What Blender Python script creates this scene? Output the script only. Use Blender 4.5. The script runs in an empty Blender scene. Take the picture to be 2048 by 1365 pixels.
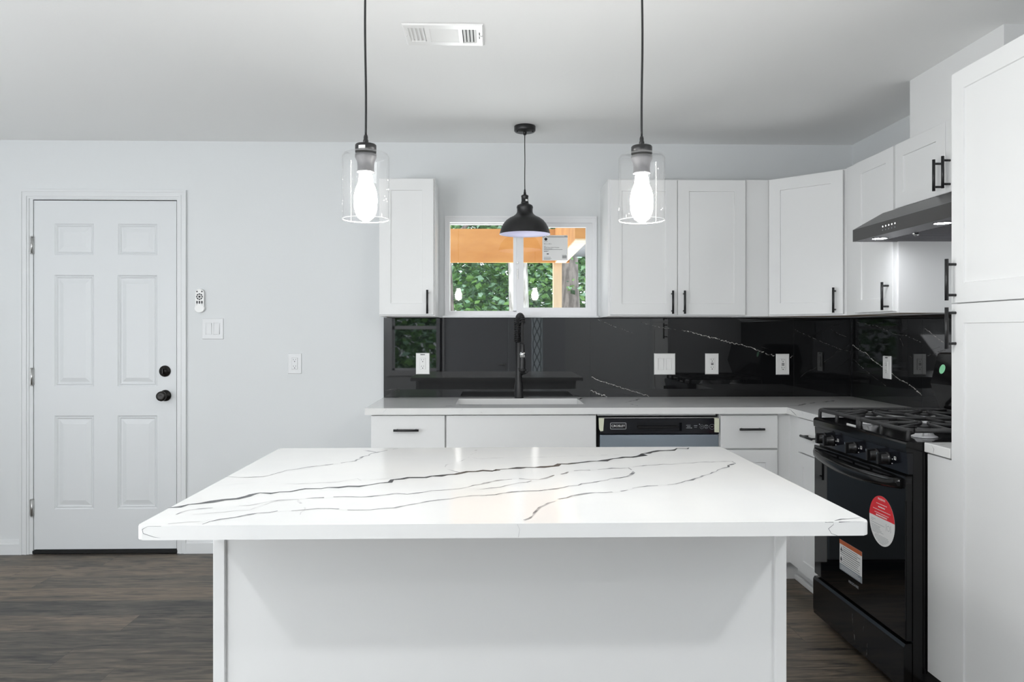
import bpy, bmesh, math, random
from mathutils import Matrix, Vector
random.seed(7)
C = bpy.context.scene.collection
PI = math.pi

# ------------------------------------------------------------------ camera
cam_data = bpy.data.cameras.new('camera')
cam_data.sensor_width = 36.0
cam_data.lens = 1520.0 / 2048.0 * 36.0
cam_data.shift_y = -17.0 / 2048.0
cam_data.clip_start = 0.02
cam_data.clip_end = 200
cam = bpy.data.objects.new('camera', cam_data)
cam.location = (0, 0, 1.285)
cam.rotation_euler = (PI / 2, 0, -0.0242)
C.objects.link(cam)
bpy.context.scene.camera = cam

# ------------------------------------------------------------------ exposure
vs = bpy.context.scene.view_settings
vs.view_transform = 'Standard'
vs.look = 'None'
vs.exposure = 0.07
vs.gamma = 1.0
vs.use_curve_mapping = False

# ------------------------------------------------------------------ world (bright overcast sky outdoors)
W = bpy.data.worlds.new('world')
bpy.context.scene.world = W
W.use_nodes = True
wn = W.node_tree.nodes
wn['Background'].inputs[0].default_value = (0.86, 0.93, 1.0, 1)
wn['Background'].inputs[1].default_value = 2.1

# ------------------------------------------------------------------ lights
def area_light(name, loc, rot, sx, sy, power, col=(1, 1, 1), shape='RECTANGLE', spread=PI):
    d = bpy.data.lights.new(name, 'AREA')
    d.shape = shape
    d.size = sx
    d.size_y = sy
    d.energy = power
    d.color = col
    d.spread = spread
    o = bpy.data.objects.new(name, d)
    o.location = loc
    o.rotation_euler = rot
    C.objects.link(o)
    return o
# added fill lamps inside the left and front walls, tilted at the ceiling
area_light('fill_left_wall', (-3.92, 1.0, 1.02), (0, -PI / 2 - 0.95, 0), 2.0, 3.0, 70, (0.95, 0.975, 1.0))
area_light('fill_front_wall', (-2.64, -1.34, 1.2), (PI / 2 + 0.95, 0, 0), 2.0, 1.6, 112, (0.95, 0.975, 1.0))
# daylight bounced up off the yard outside the sink window
area_light('daylight_sink_window', (.16, 6.5, 0.7), (-PI / 2 - 0.62, 0, 0), 3.0, 1.2, 105, (0.97, 0.985, 1.0))
# recessed ceiling downlights of the living area (out of frame)
for lx, ly in ((-1.75, 0.2), (1.75, 0.2), (-1.75, -0.9), (1.75, -0.9)):
    area_light('downlight', (lx, ly, 2.385), (0, 0, 0), 0.16, 0.16, 18 if ly > 0 else 5, (0.97, 0.985, 1.0), 'DISK')

# ------------------------------------------------------------------ materials
def mat(name, col, rough=0.5, metal=0.0, spec=0.5, bump=0.0, bump_scale=40.0, coat=0.0, emit=None, estr=0.0):
    m = bpy.data.materials.new(name)
    m.use_nodes = True
    nt = m.node_tree
    b = nt.nodes['Principled BSDF']
    b.inputs['Base Color'].default_value = (*col, 1)
    b.inputs['Roughness'].default_value = rough
    b.inputs['Metallic'].default_value = metal
    b.inputs['Specular IOR Level'].default_value = spec
    b.inputs['Coat Weight'].default_value = coat
    if emit:
        b.inputs['Emission Color'].default_value = (*emit, 1)
        b.inputs['Emission Strength'].default_value = estr
    if bump:
        tc = nt.nodes.new('ShaderNodeTexCoord')
        n = nt.nodes.new('ShaderNodeTexNoise')
        n.inputs['Scale'].default_value = bump_scale
        n.inputs['Detail'].default_value = 4
        bp = nt.nodes.new('ShaderNodeBump')
        bp.inputs['Strength'].default_value = bump
        bp.inputs['Distance'].default_value = 0.01
        nt.links.new(tc.outputs['Object'], n.inputs['Vector'])
        nt.links.new(n.outputs['Fac'], bp.inputs['Height'])
        nt.links.new(bp.outputs['Normal'], b.inputs['Normal'])
    return m

def noise_mix(m, c1, c2, scale, detail=6, stretch=(1, 1, 1), lo=0.35, hi=0.65):
    """base colour blended between two colours by noise"""
    nt = m.node_tree
    b = nt.nodes['Principled BSDF']
    tc = nt.nodes.new('ShaderNodeTexCoord')
    mp = nt.nodes.new('ShaderNodeMapping')
    mp.inputs['Scale'].default_value = stretch
    n = nt.nodes.new('ShaderNodeTexNoise')
    n.inputs['Scale'].default_value = scale
    n.inputs['Detail'].default_value = detail
    r = nt.nodes.new('ShaderNodeValToRGB')
    r.color_ramp.elements[0].position = lo
    r.color_ramp.elements[1].position = hi
    r.color_ramp.elements[0].color = (*c1, 1)
    r.color_ramp.elements[1].color = (*c2, 1)
    nt.links.new(tc.outputs['Object'], mp.inputs['Vector'])
    nt.links.new(mp.outputs['Vector'], n.inputs['Vector'])
    nt.links.new(n.outputs['Fac'], r.inputs['Fac'])
    nt.links.new(r.outputs['Color'], b.inputs['Base Color'])
    return m

M = {}
M['wall'] = mat('wall_paint', (0.745, 0.765, 0.775), 0.6, bump=0.03, bump_scale=120)
M['ceiling'] = mat('ceiling_paint', (0.94, 0.945, 0.94), 0.8, bump=0.04, bump_scale=90)
M['trim'] = mat('trim_paint', (0.76, 0.775, 0.785), 0.35)
M['door'] = mat('door_paint', (0.735, 0.755, 0.77), 0.4)
M['grey_door'] = mat('grey_door_paint', (0.66, 0.68, 0.72), 0.45)
M['cab'] = mat('cabinet_white', (0.80, 0.805, 0.805), 0.33)
M['birch'] = noise_mix(mat('cabinet_underside_birch', (0.5, 0.4, 0.3), 0.6), (0.42, 0.33, 0.25), (0.55, 0.45, 0.36), 8, stretch=(1, 12, 1))
M['quartz'] = noise_mix(mat('white_quartz', (0.87, 0.87, 0.86), 0.11, spec=0.18), (0.765, 0.77, 0.77), (0.80, 0.80, 0.79), 5)
M['vein_dark'] = noise_mix(mat('quartz_vein_dark', (0.05, 0.05, 0.055), 0.2), (0.012, 0.012, 0.014), (0.09, 0.09, 0.10), 30, lo=0.4, hi=0.8)
M['vein_grey'] = noise_mix(mat('quartz_vein_grey', (0.4, 0.4, 0.4), 0.2), (0.15, 0.15, 0.165), (0.62, 0.62, 0.62), 22, lo=0.38, hi=0.66)
M['vein_faint'] = noise_mix(mat('quartz_vein_faint', (0.6, 0.6, 0.6), 0.2), (0.48, 0.48, 0.50), (0.80, 0.80, 0.80), 22, lo=0.35, hi=0.62)
M['tile'] = mat('black_polished_stone', (0.008, 0.0082, 0.009), 0.02, spec=0.8)
M['tile_vein'] = noise_mix(mat('stone_vein_white', (0.5, 0.5, 0.5), 0.1), (0.10, 0.10, 0.10), (0.72, 0.70, 0.66), 90, lo=0.36, hi=0.60)
M['tile_faint'] = noise_mix(mat('stone_vein_faint', (0.2, 0.2, 0.2), 0.1), (0.012, 0.012, 0.012), (0.34, 0.33, 0.32), 50, lo=0.40, hi=0.68)
M['grout'] = mat('tile_joint', (0.03, 0.03, 0.032), 0.6)
M['black'] = mat('matte_black_metal', (0.010, 0.010, 0.011), 0.38)
M['bronze'] = mat('dark_bronze', (0.012, 0.010, 0.009), 0.3, metal=0.4)
M['nickel'] = mat('satin_nickel', (0.55, 0.55, 0.54), 0.32, metal=1.0)
M['chrome'] = mat('chrome', (0.8, 0.8, 0.8), 0.1, metal=1.0)
M['enamel'] = mat('black_enamel', (0.005, 0.005, 0.0055), 0.12, spec=0.32)
M['ovenglass'] = mat('black_oven_glass', (0.004, 0.0042, 0.005), 0.03, spec=0.38)
M['panelblack'] = mat('control_panel_black', (0.006, 0.0065, 0.010), 0.13, spec=0.35)
M['iron'] = mat('cast_iron', (0.022, 0.022, 0.023), 0.55, bump=0.1, bump_scale=300)
M['alu'] = mat('cast_aluminium', (0.78, 0.78, 0.80), 0.45, metal=0.35)
M['black_plastic'] = mat('black_plastic', (0.009, 0.009, 0.010), 0.25)
M['dark'] = mat('dark_gap', (0.006, 0.006, 0.006), 0.8)
M['plate'] = mat('white_plastic', (0.88, 0.88, 0.87), 0.3)
M['plate_wall'] = mat('ivory_white_plastic', (0.765, 0.775, 0.785), 0.35)
M['slot'] = mat('slot_black', (0.01, 0.01, 0.012), 0.6)
M['tape'] = mat('masking_tape', (0.72, 0.74, 0.58), 0.7)
M['paper'] = mat('label_paper', (0.80, 0.80, 0.79), 0.5)
M['ink'] = mat('label_ink', (0.05, 0.05, 0.055), 0.6)
M['greyink'] = mat('label_grey_ink', (0.30, 0.31, 0.33), 0.6)
M['red'] = mat('sticker_red', (0.80, 0.018, 0.03), 0.35)
M['orange'] = mat('sticker_orange', (0.50, 0.11, 0.03), 0.4)
M['labelgrey'] = mat('sticker_grey', (0.27, 0.30, 0.33), 0.4)
M['green'] = mat('sticker_green', (0.25, 0.62, 0.36), 0.4)
M['hood'] = mat('black_stainless', (0.030, 0.029, 0.028), 0.30, metal=0.25, spec=0.9)
M['hood_under'] = mat('hood_underside_steel', (0.16, 0.155, 0.17), 0.4, metal=0.7)
M['socket'] = mat('grey_socket', (0.10, 0.10, 0.105), 0.45)
M['vinyl'] = mat('window_vinyl', (0.86, 0.865, 0.88), 0.35)
M['lamp_in'] = mat('shade_inside_white', (0.72, 0.72, 0.86), 0.45)
M['bulb'] = mat('lit_bulb', (1, 1, 1), 0.4, emit=(1.0, 0.985, 0.95), estr=190.0)
M['dome_bulb'] = mat('dome_bulb_fill_glow', (1, 1, 1), 0.4, emit=(1.0, 0.985, 0.96), estr=4.0)  # bulb taken as off; weak glow added to brighten the shade lining
M['hood_led'] = mat('hood_led', (1, 1, 1), 0.4, emit=(0.95, 0.97, 1.0), estr=110.0)
M['indicator'] = mat('indicator_led', (1, 1, 1), 0.4, emit=(1, 1, 1), estr=1.2)
M['rubber'] = mat('rubber', (0.02, 0.02, 0.02), 0.7)

def stainless():
    m = mat('brushed_stainless', (0.46, 0.54, 0.62), 0.28, metal=1.0)
    b = m.node_tree.nodes['Principled BSDF']
    b.inputs['Anisotropic'].default_value = 0.7
    return m
M['steel'] = stainless()

def clear_glass(name, tint=(1, 1, 1), ior=1.45, extra=0.0):
    """thin sheet glass: what is behind shows through, the surface mirrors by Fresnel"""
    m = bpy.data.materials.new(name)
    m.use_nodes = True
    nt = m.node_tree
    nt.nodes.clear()
    out = nt.nodes.new('ShaderNodeOutputMaterial')
    mix = nt.nodes.new('ShaderNodeMixShader')
    tr = nt.nodes.new('ShaderNodeBsdfTransparent')
    tr.inputs[0].default_value = (*tint, 1)
    gl = nt.nodes.new('ShaderNodeBsdfGlossy')
    gl.inputs['Roughness'].default_value = 0.02
    # reflectance rises towards grazing view (Schlick), the same from both sides of the sheet
    lw = nt.nodes.new('ShaderNodeLayerWeight')
    lw.inputs['Blend'].default_value = 0.5
    pw = nt.nodes.new('ShaderNodeMath')
    pw.operation = 'POWER'
    pw.inputs[1].default_value = 4.0
    nt.links.new(lw.outputs['Facing'], pw.inputs[0])
    r0 = ((ior - 1) / (ior + 1)) ** 2 * 1.9
    ad = nt.nodes.new('ShaderNodeMath')
    ad.operation = 'MULTIPLY_ADD'
    ad.use_clamp = True
    ad.inputs[1].default_value = 0.55
    ad.inputs[2].default_value = r0
    nt.links.new(pw.outputs[0], ad.inputs[0])
    nt.links.new(ad.outputs[0], mix.inputs[0])
    if extra:        # a trace of white haze in the glass itself
        m2 = nt.nodes.new('ShaderNodeMixShader')
        m2.inputs[0].default_value = extra
        df_ = nt.nodes.new('ShaderNodeBsdfTranslucent')
        df_.inputs[0].default_value = (0.9, 0.9, 0.9, 1)
        nt.links.new(tr.outputs[0], m2.inputs[1])
        nt.links.new(df_.outputs[0], m2.inputs[2])
        nt.links.new(m2.outputs[0], mix.inputs[1])
    else:
        nt.links.new(tr.outputs[0], mix.inputs[1])
    nt.links.new(gl.outputs[0], mix.inputs[2])
    nt.links.new(mix.outputs[0], out.inputs[0])
    return m
M['pane'] = clear_glass('window_glass', (0.97, 0.99, 0.98), 1.5)
M['shade_glass'] = clear_glass('pendant_glass', (0.98, 0.98, 0.98), 1.3, 0.0015)
M['seed'] = mat('glass_bubble', (0.95, 0.95, 0.95), 0.1)
M['leaded'] = clear_glass('textured_glass', (0.72, 0.82, 0.84), 1.5, 0.7)

def floor_material():
    m = bpy.data.materials.new('vinyl_plank_floor')
    m.use_nodes = True
    nt = m.node_tree
    N, L = nt.nodes, nt.links
    b = N['Principled BSDF']
    b.inputs['Roughness'].default_value = 0.42
    b.inputs['Specular IOR Level'].default_value = 0.35
    tc = N.new('ShaderNodeTexCoord')
    sp = N.new('ShaderNodeSeparateXYZ')
    L.new(tc.outputs['Object'], sp.inputs[0])
    def mth(op, a, bb=None, clamp=False):
        n = N.new('ShaderNodeMath')
        n.operation = op
        n.use_clamp = clamp
        for i, x in enumerate((a, bb)):
            if x is None: continue
            if isinstance(x, (int, float)): n.inputs[i].default_value = x
            else: L.new(x, n.inputs[i])
        return n.outputs[0]
    PW, PL = 0.1865, 1.22
    row_f = mth('DIVIDE', mth('ADD', sp.outputs['Y'], 10 * PW - 4.058), PW)
    row = mth('FLOOR', row_f)
    wr = N.new('ShaderNodeTexWhiteNoise'); wr.noise_dimensions = '1D'
    L.new(row, wr.inputs['W'])
    col_f = mth('DIVIDE', mth('ADD', sp.outputs['X'], mth('ADD', mth('MULTIPLY', wr.outputs['Value'], PL), 20.0)), PL)
    col = mth('FLOOR', col_f)
    cell = mth('ADD', mth('MULTIPLY', row, 13.37), mth('MULTIPLY', col, 71.3))
    wc = N.new('ShaderNodeTexWhiteNoise'); wc.noise_dimensions = '1D'
    L.new(cell, wc.inputs['W'])
    # grain coordinates shifted per plank
    cb = N.new('ShaderNodeCombineXYZ')
    L.new(mth('MULTIPLY', sp.outputs['X'], 2.0), cb.inputs[0])
    L.new(mth('MULTIPLY', sp.outputs['Y'], 16.0), cb.inputs[1])
    L.new(mth('MULTIPLY', wc.outputs['Value'], 40.0), cb.inputs[2])
    n1 = N.new('ShaderNodeTexNoise')
    n1.inputs['Scale'].default_value = 1.6; n1.inputs['Detail'].default_value = 8; n1.inputs['Roughness'].default_value = 0.62; n1.inputs['Distortion'].default_value = 1.1
    L.new(cb.outputs[0], n1.inputs['Vector'])
    cb2 = N.new('ShaderNodeCombineXYZ')
    L.new(mth('MULTIPLY', sp.outputs['X'], 14.0), cb2.inputs[0])
    L.new(mth('MULTIPLY', sp.outputs['Y'], 190.0), cb2.inputs[1])
    L.new(mth('MULTIPLY', wc.outputs['Value'], 40.0), cb2.inputs[2])
    n2 = N.new('ShaderNodeTexNoise')
    n2.inputs['Scale'].default_value = 1.0; n2.inputs['Detail'].default_value = 6
    L.new(cb2.outputs[0], n2.inputs['Vector'])
    cb3 = N.new('ShaderNodeCombineXYZ')
    L.new(mth('MULTIPLY', sp.outputs['X'], 4.5), cb3.inputs[0])
    L.new(mth('MULTIPLY', sp.outputs['Y'], 17.0), cb3.inputs[1])
    L.new(mth('MULTIPLY', wc.outputs['Value'], 23.0), cb3.inputs[2])
    n3 = N.new('ShaderNodeTexNoise')
    n3.inputs['Scale'].default_value = 1.3; n3.inputs['Detail'].default_value = 3
    L.new(cb3.outputs[0], n3.inputs['Vector'])
    knot = mth('MULTIPLY', mth('SUBTRACT', n3.outputs['Fac'], 0.60, clamp=True), 1.5)     # dark knots and cathedral patches
    fac = mth('SUBTRACT', mth('ADD', mth('MULTIPLY', n1.outputs['Fac'], 0.85), mth('ADD', mth('MULTIPLY', n2.outputs['Fac'], 0.34), mth('MULTIPLY', wc.outputs['Value'], 0.19))), knot)
    rp = N.new('ShaderNodeValToRGB')
    e = rp.color_ramp.elements
    e[0].position = 0.47; e[0].color = (0.026, 0.024, 0.024, 1)
    e[1].position = 0.84; e[1].color = (0.195, 0.165, 0.128, 1)
    k = e.new(0.655); k.color = (0.088, 0.079, 0.066, 1)
    L.new(fac, rp.inputs['Fac'])
    # plank tint: greyish to warm
    tint = N.new('ShaderNodeMixRGB'); tint.blend_type = 'MULTIPLY'; tint.inputs[0].default_value = 1.0
    tr = N.new('ShaderNodeValToRGB')
    tr.color_ramp.elements[0].color = (0.88, 0.88, 0.86, 1)
    tr.color_ramp.elements[1].color = (1.10, 0.98, 0.90, 1)
    L.new(wc.outputs['Value'], tr.inputs['Fac'])
    L.new(rp.outputs['Color'], tint.inputs[1]); L.new(tr.outputs['Color'], tint.inputs[2])
    # narrow joint lines
    fy = mth('FRACT', row_f); fx = mth('FRACT', col_f)
    gy = mth('LESS_THAN', fy, 0.010); gx = mth('LESS_THAN', fx, 0.0018)
    gap = mth('MAXIMUM', gy, gx)
    dk = N.new('ShaderNodeMixRGB'); dk.inputs[2].default_value = (0.02, 0.018, 0.016, 1)
    L.new(mth('MULTIPLY', gap, 0.6), dk.inputs[0]); L.new(tint.outputs[0], dk.inputs[1])
    L.new(dk.outputs[0], b.inputs['Base Color'])
    bp = N.new('ShaderNodeBump'); bp.inputs['Strength'].default_value = 0.12; bp.inputs['Distance'].default_value = 0.004
    L.new(n2.outputs['Fac'], bp.inputs['Height']); L.new(bp.outputs[0], b.inputs['Normal'])
    return m
M['floor'] = floor_material()

def bark(name, c1, c2, sc):
    m = mat(name, c1, 0.85)
    return noise_mix(m, c1, c2, sc, stretch=(3, 3, 0.8), lo=0.4, hi=0.6)
M['bark_pale'] = bark('pale_bark', (0.42, 0.38, 0.35), (0.95, 0.93, 0.9), 6)
M['bark_dark'] = bark('dark_bark', (0.16, 0.14, 0.13), (0.33, 0.29, 0.27), 9)
M['wood_beam'] = noise_mix(mat('porch_lumber', (0.8, 0.5, 0.2), 0.7), (0.46, 0.175, 0.036), (0.68, 0.34, 0.105), 2.2, stretch=(.8, 2, 2.2), lo=.3, hi=.7)
M['wood_pale'] = noise_mix(mat('porch_lumber_pale', (0.8, 0.6, 0.4), 0.7), (0.62, 0.46, 0.30), (0.80, 0.62, 0.42), 2.5, stretch=(3, 3, 0.6))
M['roof_metal'] = mat('corrugated_metal', (0.17, 0.18, 0.20), 0.5)
M['ground'] = noise_mix(mat('yard_ground', (0.2, 0.2, 0.1), 0.9), (0.10, 0.12, 0.05), (0.25, 0.21, 0.13), 3)

def leaf_material():
    m = mat('leaf_green', (0.1, 0.3, 0.05), 0.45)
    nt = m.node_tree
    b = nt.nodes['Principled BSDF']
    g = nt.nodes.new('ShaderNodeNewGeometry')
    r = nt.nodes.new('ShaderNodeValToRGB')
    e = r.color_ramp.elements
    e[0].position = 0.0; e[0].color = (0.024, 0.085, 0.030, 1)
    e[1].position = 1.0; e[1].color = (0.55, 0.80, 0.62, 1)
    for p, c in ((0.35, (0.08, 0.22, 0.05, 1)), (0.68, (0.26, 0.50, 0.12, 1)), (0.86, (0.32, 0.55, 0.34, 1))):
        k = e.new(p); k.color = c
    nt.links.new(g.outputs['Random Per Island'], r.inputs['Fac'])
    nt.links.new(r.outputs['Color'], b.inputs['Base Color'])
    b.inputs['Transmission Weight'].default_value = 0.0
    return m
M['leaf'] = leaf_material()

# ------------------------------------------------------------------ building helpers
ORG = {}
I4 = Matrix.Identity(4)

class B:
    """collects shapes (given in world or in a local frame) and links them as one mesh object"""
    def __init__(self, frame=None):
        self.bm = bmesh.new()
        self.F = frame or I4
    def v(self, p):
        return self.bm.verts.new(self.F @ Vector(p))
    def face(self, pts, mi=0, smooth=False):
        f = self.bm.faces.new([self.v(p) for p in pts])
        f.material_index = mi
        f.smooth = smooth
        return f
    def box(self, x0, x1, y0, y1, z0, z1, mi=0, bev=0.0, seg=1):
        vs_ = [self.v((x, y, z)) for x in (x0, x1) for y in (y0, y1) for z in (z0, z1)]
        fs = []
        for q in ((0, 1, 3, 2), (4, 6, 7, 5), (0, 4, 5, 1), (2, 3, 7, 6), (0, 2, 6, 4), (1, 5, 7, 3)):
            f = self.bm.faces.new([vs_[i] for i in q]); f.material_index = mi; fs.append(f)
        if bev:
            es = list({e for f in fs for e in f.edges})
            bmesh.ops.bevel(self.bm, geom=es, offset=bev, segments=seg, profile=0.5, affect='EDGES')
        return self
    def prism(self, poly, axis, a, b, mi=0, smooth=False, bev=0.0):
        """poly: 2-D points; axis 'x': (y,z), 'y': (x,z), 'z': (x,y); extruded from a to b"""
        def P(p, t):
            return {'x': (t, p[0], p[1]), 'y': (p[0], t, p[1]), 'z': (p[0], p[1], t)}[axis]
        A = [self.v(P(p, a)) for p in poly]; Bv = [self.v(P(p, b)) for p in poly]
        n = len(poly); fs = []
        fs.append(self.bm.faces.new(A)); fs.append(self.bm.faces.new(Bv[::-1]))
        for i in range(n):
            f = self.bm.faces.new((A[i], A[(i + 1) % n], Bv[(i + 1) % n], Bv[i])); f.smooth = smooth; fs.append(f)
        for f in fs: f.material_index = mi
        if bev:
            es = list({e for f in fs[:2] for e in f.edges})
            bmesh.ops.bevel(self.bm, geom=es, offset=bev, segments=2, profile=0.5, affect='EDGES')
        return self
    def lathe(self, prof, cen, axis='z', n=32, mi=0, smooth=True, closed=False):
        """prof: (r, t) along the axis from cen"""
        cx, cy, cz = cen
        rings = []
        for r, t in prof:
            ring = []
            for i in range(n):
                a = 2 * PI * i / n
                c, s = r * math.cos(a), r * math.sin(a)
                p = {'z': (cx + c, cy + s, cz + t), 'x': (cx + t, cy + c, cz + s), 'y': (cx + c, cy + t, cz + s)}[axis]
                ring.append(self.v(p))
            rings.append(ring)
        pairs = list(zip(rings[:-1], rings[1:]))
        if closed: pairs.append((rings[-1], rings[0]))
        for ra, rb in pairs:
            for i in range(n):
                f = self.bm.faces.new((ra[i], ra[(i + 1) % n], rb[(i + 1) % n], rb[i]))
                f.smooth = smooth; f.material_index = mi
        if not closed:
            for ring, pr in ((rings[0], prof[0]), (rings[-1], prof[-1])):
                if pr[0] > 1e-5:
                    f = self.bm.faces.new(ring); f.material_index = mi
        return self
    def tube(self, pts, r, n=10, mi=0, caps=True):
        pts = [Vector(p) for p in pts]
        rings = []
        up = None
        for i, p in enumerate(pts):
            t = (pts[min(i + 1, len(pts) - 1)] - pts[max(i - 1, 0)]).normalized()
            if up is None:
                up = t.orthogonal().normalized()
            else:
                up = (up - t * up.dot(t))
                up = up.normalized() if up.length > 1e-6 else t.orthogonal().normalized()
            w = t.cross(up)
            rr = r[i] if isinstance(r, (list, tuple)) else r
            rings.append([self.v(p + (up * math.cos(2 * PI * k / n) + w * math.sin(2 * PI * k / n)) * rr) for k in range(n)])
        for ra, rb in zip(rings[:-1], rings[1:]):
            for k in range(n):
                f = self.bm.faces.new((ra[k], ra[(k + 1) % n], rb[(k + 1) % n], rb[k])); f.smooth = True; f.material_index = mi
        if caps:
            for ring in (rings[0], rings[-1]):
                f = self.bm.faces.new(ring); f.material_index = mi
        return self
    def ring(self, o, i, n0, n1, mi=0):
        """sloping picture-frame ring in the local (u, w, n) frame: outer rect at depth n0, inner rect at n1"""
        ox0, ox1, oz0, oz1 = o; ix0, ix1, iz0, iz1 = i
        O = [(ox0, oz0), (ox1, oz0), (ox1, oz1), (ox0, oz1)]
        I = [(ix0, iz0), (ix1, iz0), (ix1, iz1), (ix0, iz1)]
        for k in range(4):
            j = (k + 1) % 4
            self.face([(O[k][0], O[k][1], n0), (O[j][0], O[j][1], n0), (I[j][0], I[j][1], n1), (I[k][0], I[k][1], n1)], mi)
        return self
    def holed(self, x0, x1, z0, z1, holes, n, mi=0):
        """flat plate at depth n in the local frame with rectangular holes"""
        xs = sorted({x0, x1, *[h for q in holes for h in q[:2]]}); zs = sorted({z0, z1, *[h for q in holes for h in q[2:]]})
        for a, b in zip(xs[:-1], xs[1:]):
            for c, d in zip(zs[:-1], zs[1:]):
                mx, mz = (a + b) / 2, (c + d) / 2
                if any(q[0] < mx < q[1] and q[2] < mz < q[3] for q in holes): continue
                self.face([(a, c, n), (b, c, n), (b, d, n), (a, d, n)], mi)
        return self
    def ribbon(self, pts, w, nrm, mi, jit=0.6, seg=0.02, lift=0.0004, gap=0.0):
        """thin irregular vein lying on a surface with normal nrm"""
        nrm = Vector(nrm)
        P = [Vector(p) for p in pts]
        fine = [P[0]]
        for a, b in zip(P[:-1], P[1:]):
            k = max(1, int((b - a).length / seg))
            for i in range(1, k + 1):
                q = a.lerp(b, i / k)
                if i < k:
                    d = (b - a).normalized().cross(nrm)
                    q = q + d * random.uniform(-1, 1) * w * jit * 1.5
                fine.append(q)
        prev = None
        for i, p in enumerate(fine):
            t = (fine[min(i + 1, len(fine) - 1)] - fine[max(i - 1, 0)])
            s = t.normalized().cross(nrm)
            end = min(i, len(fine) - 1 - i)
            ww = w * random.choice((0.35, 0.55, 0.7, 0.9, 1.0, 1.5)) * (0.3 if end == 0 else 1)
            L_, R_ = self.v(p + s * ww * 0.5 + nrm * lift), self.v(p - s * ww * 0.5 + nrm * lift)
            if prev and not (gap and random.random() < gap):
                f = self.bm.faces.new((prev[0], L_, R_, prev[1])); f.material_index = mi
            prev = (L_, R_)
        return self
    def build(self, name, mats, parent=None, recalc=True, label=None):
        mats = mats if isinstance(mats, (list, tuple)) else [mats]
        org = ORG.get(parent.name, Vector((0, 0, 0))) if parent else Vector((0, 0, 0))
        bmesh.ops.remove_doubles(self.bm, verts=self.bm.verts, dist=1e-6)
        if recalc:
            bmesh.ops.recalc_face_normals(self.bm, faces=self.bm.faces)
        if parent:
            bmesh.ops.translate(self.bm, verts=self.bm.verts, vec=-org)
        me = bpy.data.meshes.new(name)
        self.bm.to_mesh(me); self.bm.free()
        for m in mats: me.materials.append(M[m])
        o = bpy.data.objects.new(name, me)
        C.objects.link(o)
        if parent: o.parent = parent
        ORG[o.name] = org
        if label: o['label'] = label
        return o

def tag(o, label, cat, group=None, kind=None):
    o['label'] = label; o['category'] = cat
    if group: o['group'] = group
    if kind: o['kind'] = kind
    return o

def thing(name, loc, label, cat, group=None, kind=None):
    o = bpy.data.objects.new(name, None)
    o.empty_display_size = 0.05
    C.objects.link(o)
    o.location = loc
    ORG[o.name] = Vector(loc)
    return tag(o, label, cat, group, kind)

def text_obj(name, body, size, frame, m, parent, align='LEFT', extr=0.0003, spacing=1.0):
    """lettering laid in the local (u, w, n) frame"""
    cu = bpy.data.curves.new(name, 'FONT')
    cu.body = body; cu.size = size; cu.align_x = align; cu.align_y = 'CENTER'; cu.extrude = extr; cu.space_character = spacing
    t = bpy.data.objects.new(name + '_tmp', cu)
    C.objects.link(t)
    dg = bpy.context.evaluated_depsgraph_get(); dg.update()
    me = bpy.data.meshes.new_from_object(t.evaluated_get(dg))
    bpy.data.objects.remove(t); bpy.data.curves.remove(cu)
    org = ORG.get(parent.name, Vector((0, 0, 0)))
    me.transform(Matrix.Translation(-org) @ frame)
    me.materials.clear(); me.materials.append(M[m])
    me.name = name
    o = bpy.data.objects.new(name, me)
    C.objects.link(o); o.parent = parent; ORG[o.name] = org
    return o

def frame(origin, u, n):
    """local axes: u along the face, w = up, n = outward"""
    u = Vector(u).normalized(); n = Vector(n).normalized(); w = Vector((0, 0, 1))
    if abs(n.z) > 0.9: w = n.cross(u)
    m = Matrix.Identity(4)
    for i in range(3):
        m[i][0], m[i][1], m[i][2], m[i][3] = u[i], w[i], n[i], origin[i]
    return m
def back_frame(y): return frame((0, y, 0), (1, 0, 0), (0, -1, 0))
def right_frame(x): return frame((x, 0, 0), (0, -1, 0), (-1, 0, 0))   # local u = -Y

# room dimensions (metres): the back wall lies at y = D, ceiling at CH
D, CH, XR, XL, YF = 4.469, 2.40, 2.131, -3.98, -1.42
CT = 0.905   # worktop height

# ================================================================== SETTING
def struct(b, name, m, label, cat, **k):
    return tag(b.build(name, m, **k), label, cat, kind='structure')

struct(B().box(XL - .1, XR + .1, YF - .1, D + .02, -.05, 0), 'floor', 'floor', 'dark grey-brown wood plank floor of the kitchen', 'floor')
struct(B().box(XL - .1, XR + .1, YF - .1, D + .1, CH, CH + .05), 'ceiling', 'ceiling', 'flat white ceiling above the kitchen', 'ceiling')
# back wall with the door and window openings
DO = (-2.668, -1.8415, 0.0, 2.0555)
WO = (-.285, .606, 1.384, 1.968)
b = B(back_frame(D))
b.holed(XL - .1, XR + .1, 0, CH, [DO, WO], 0)
b.holed(XL - .1, XR + .1, 0, CH, [DO, WO], -.14)
for q in (DO, WO):
    b.ring(q, q, 0, -.14)
b.ring((XL - .1, XR + .1, 0, CH), (XL - .1, XR + .1, 0, CH), 0, -.14)
struct(b, 'wall_back', 'wall', 'white back wall with the door and the small window', 'wall')
struct(B().box(XR, XR + .12, YF - .1, D, 0, CH), 'wall_right', 'wall', 'white right wall behind the range and pantry', 'wall')
# left wall without openings
b = B(frame((XL, 0, 0), (0, 1, 0), (1, 0, 0)))
b.holed(YF - .1, D, 0, CH, [], 0); b.holed(YF - .1, D, 0, CH, [], -.12); b.ring((YF - .1, D, 0, CH), (YF - .1, D, 0, CH), 0, -.12)
struct(b, 'wall_left', 'wall', 'white left wall of the room', 'wall')
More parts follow.
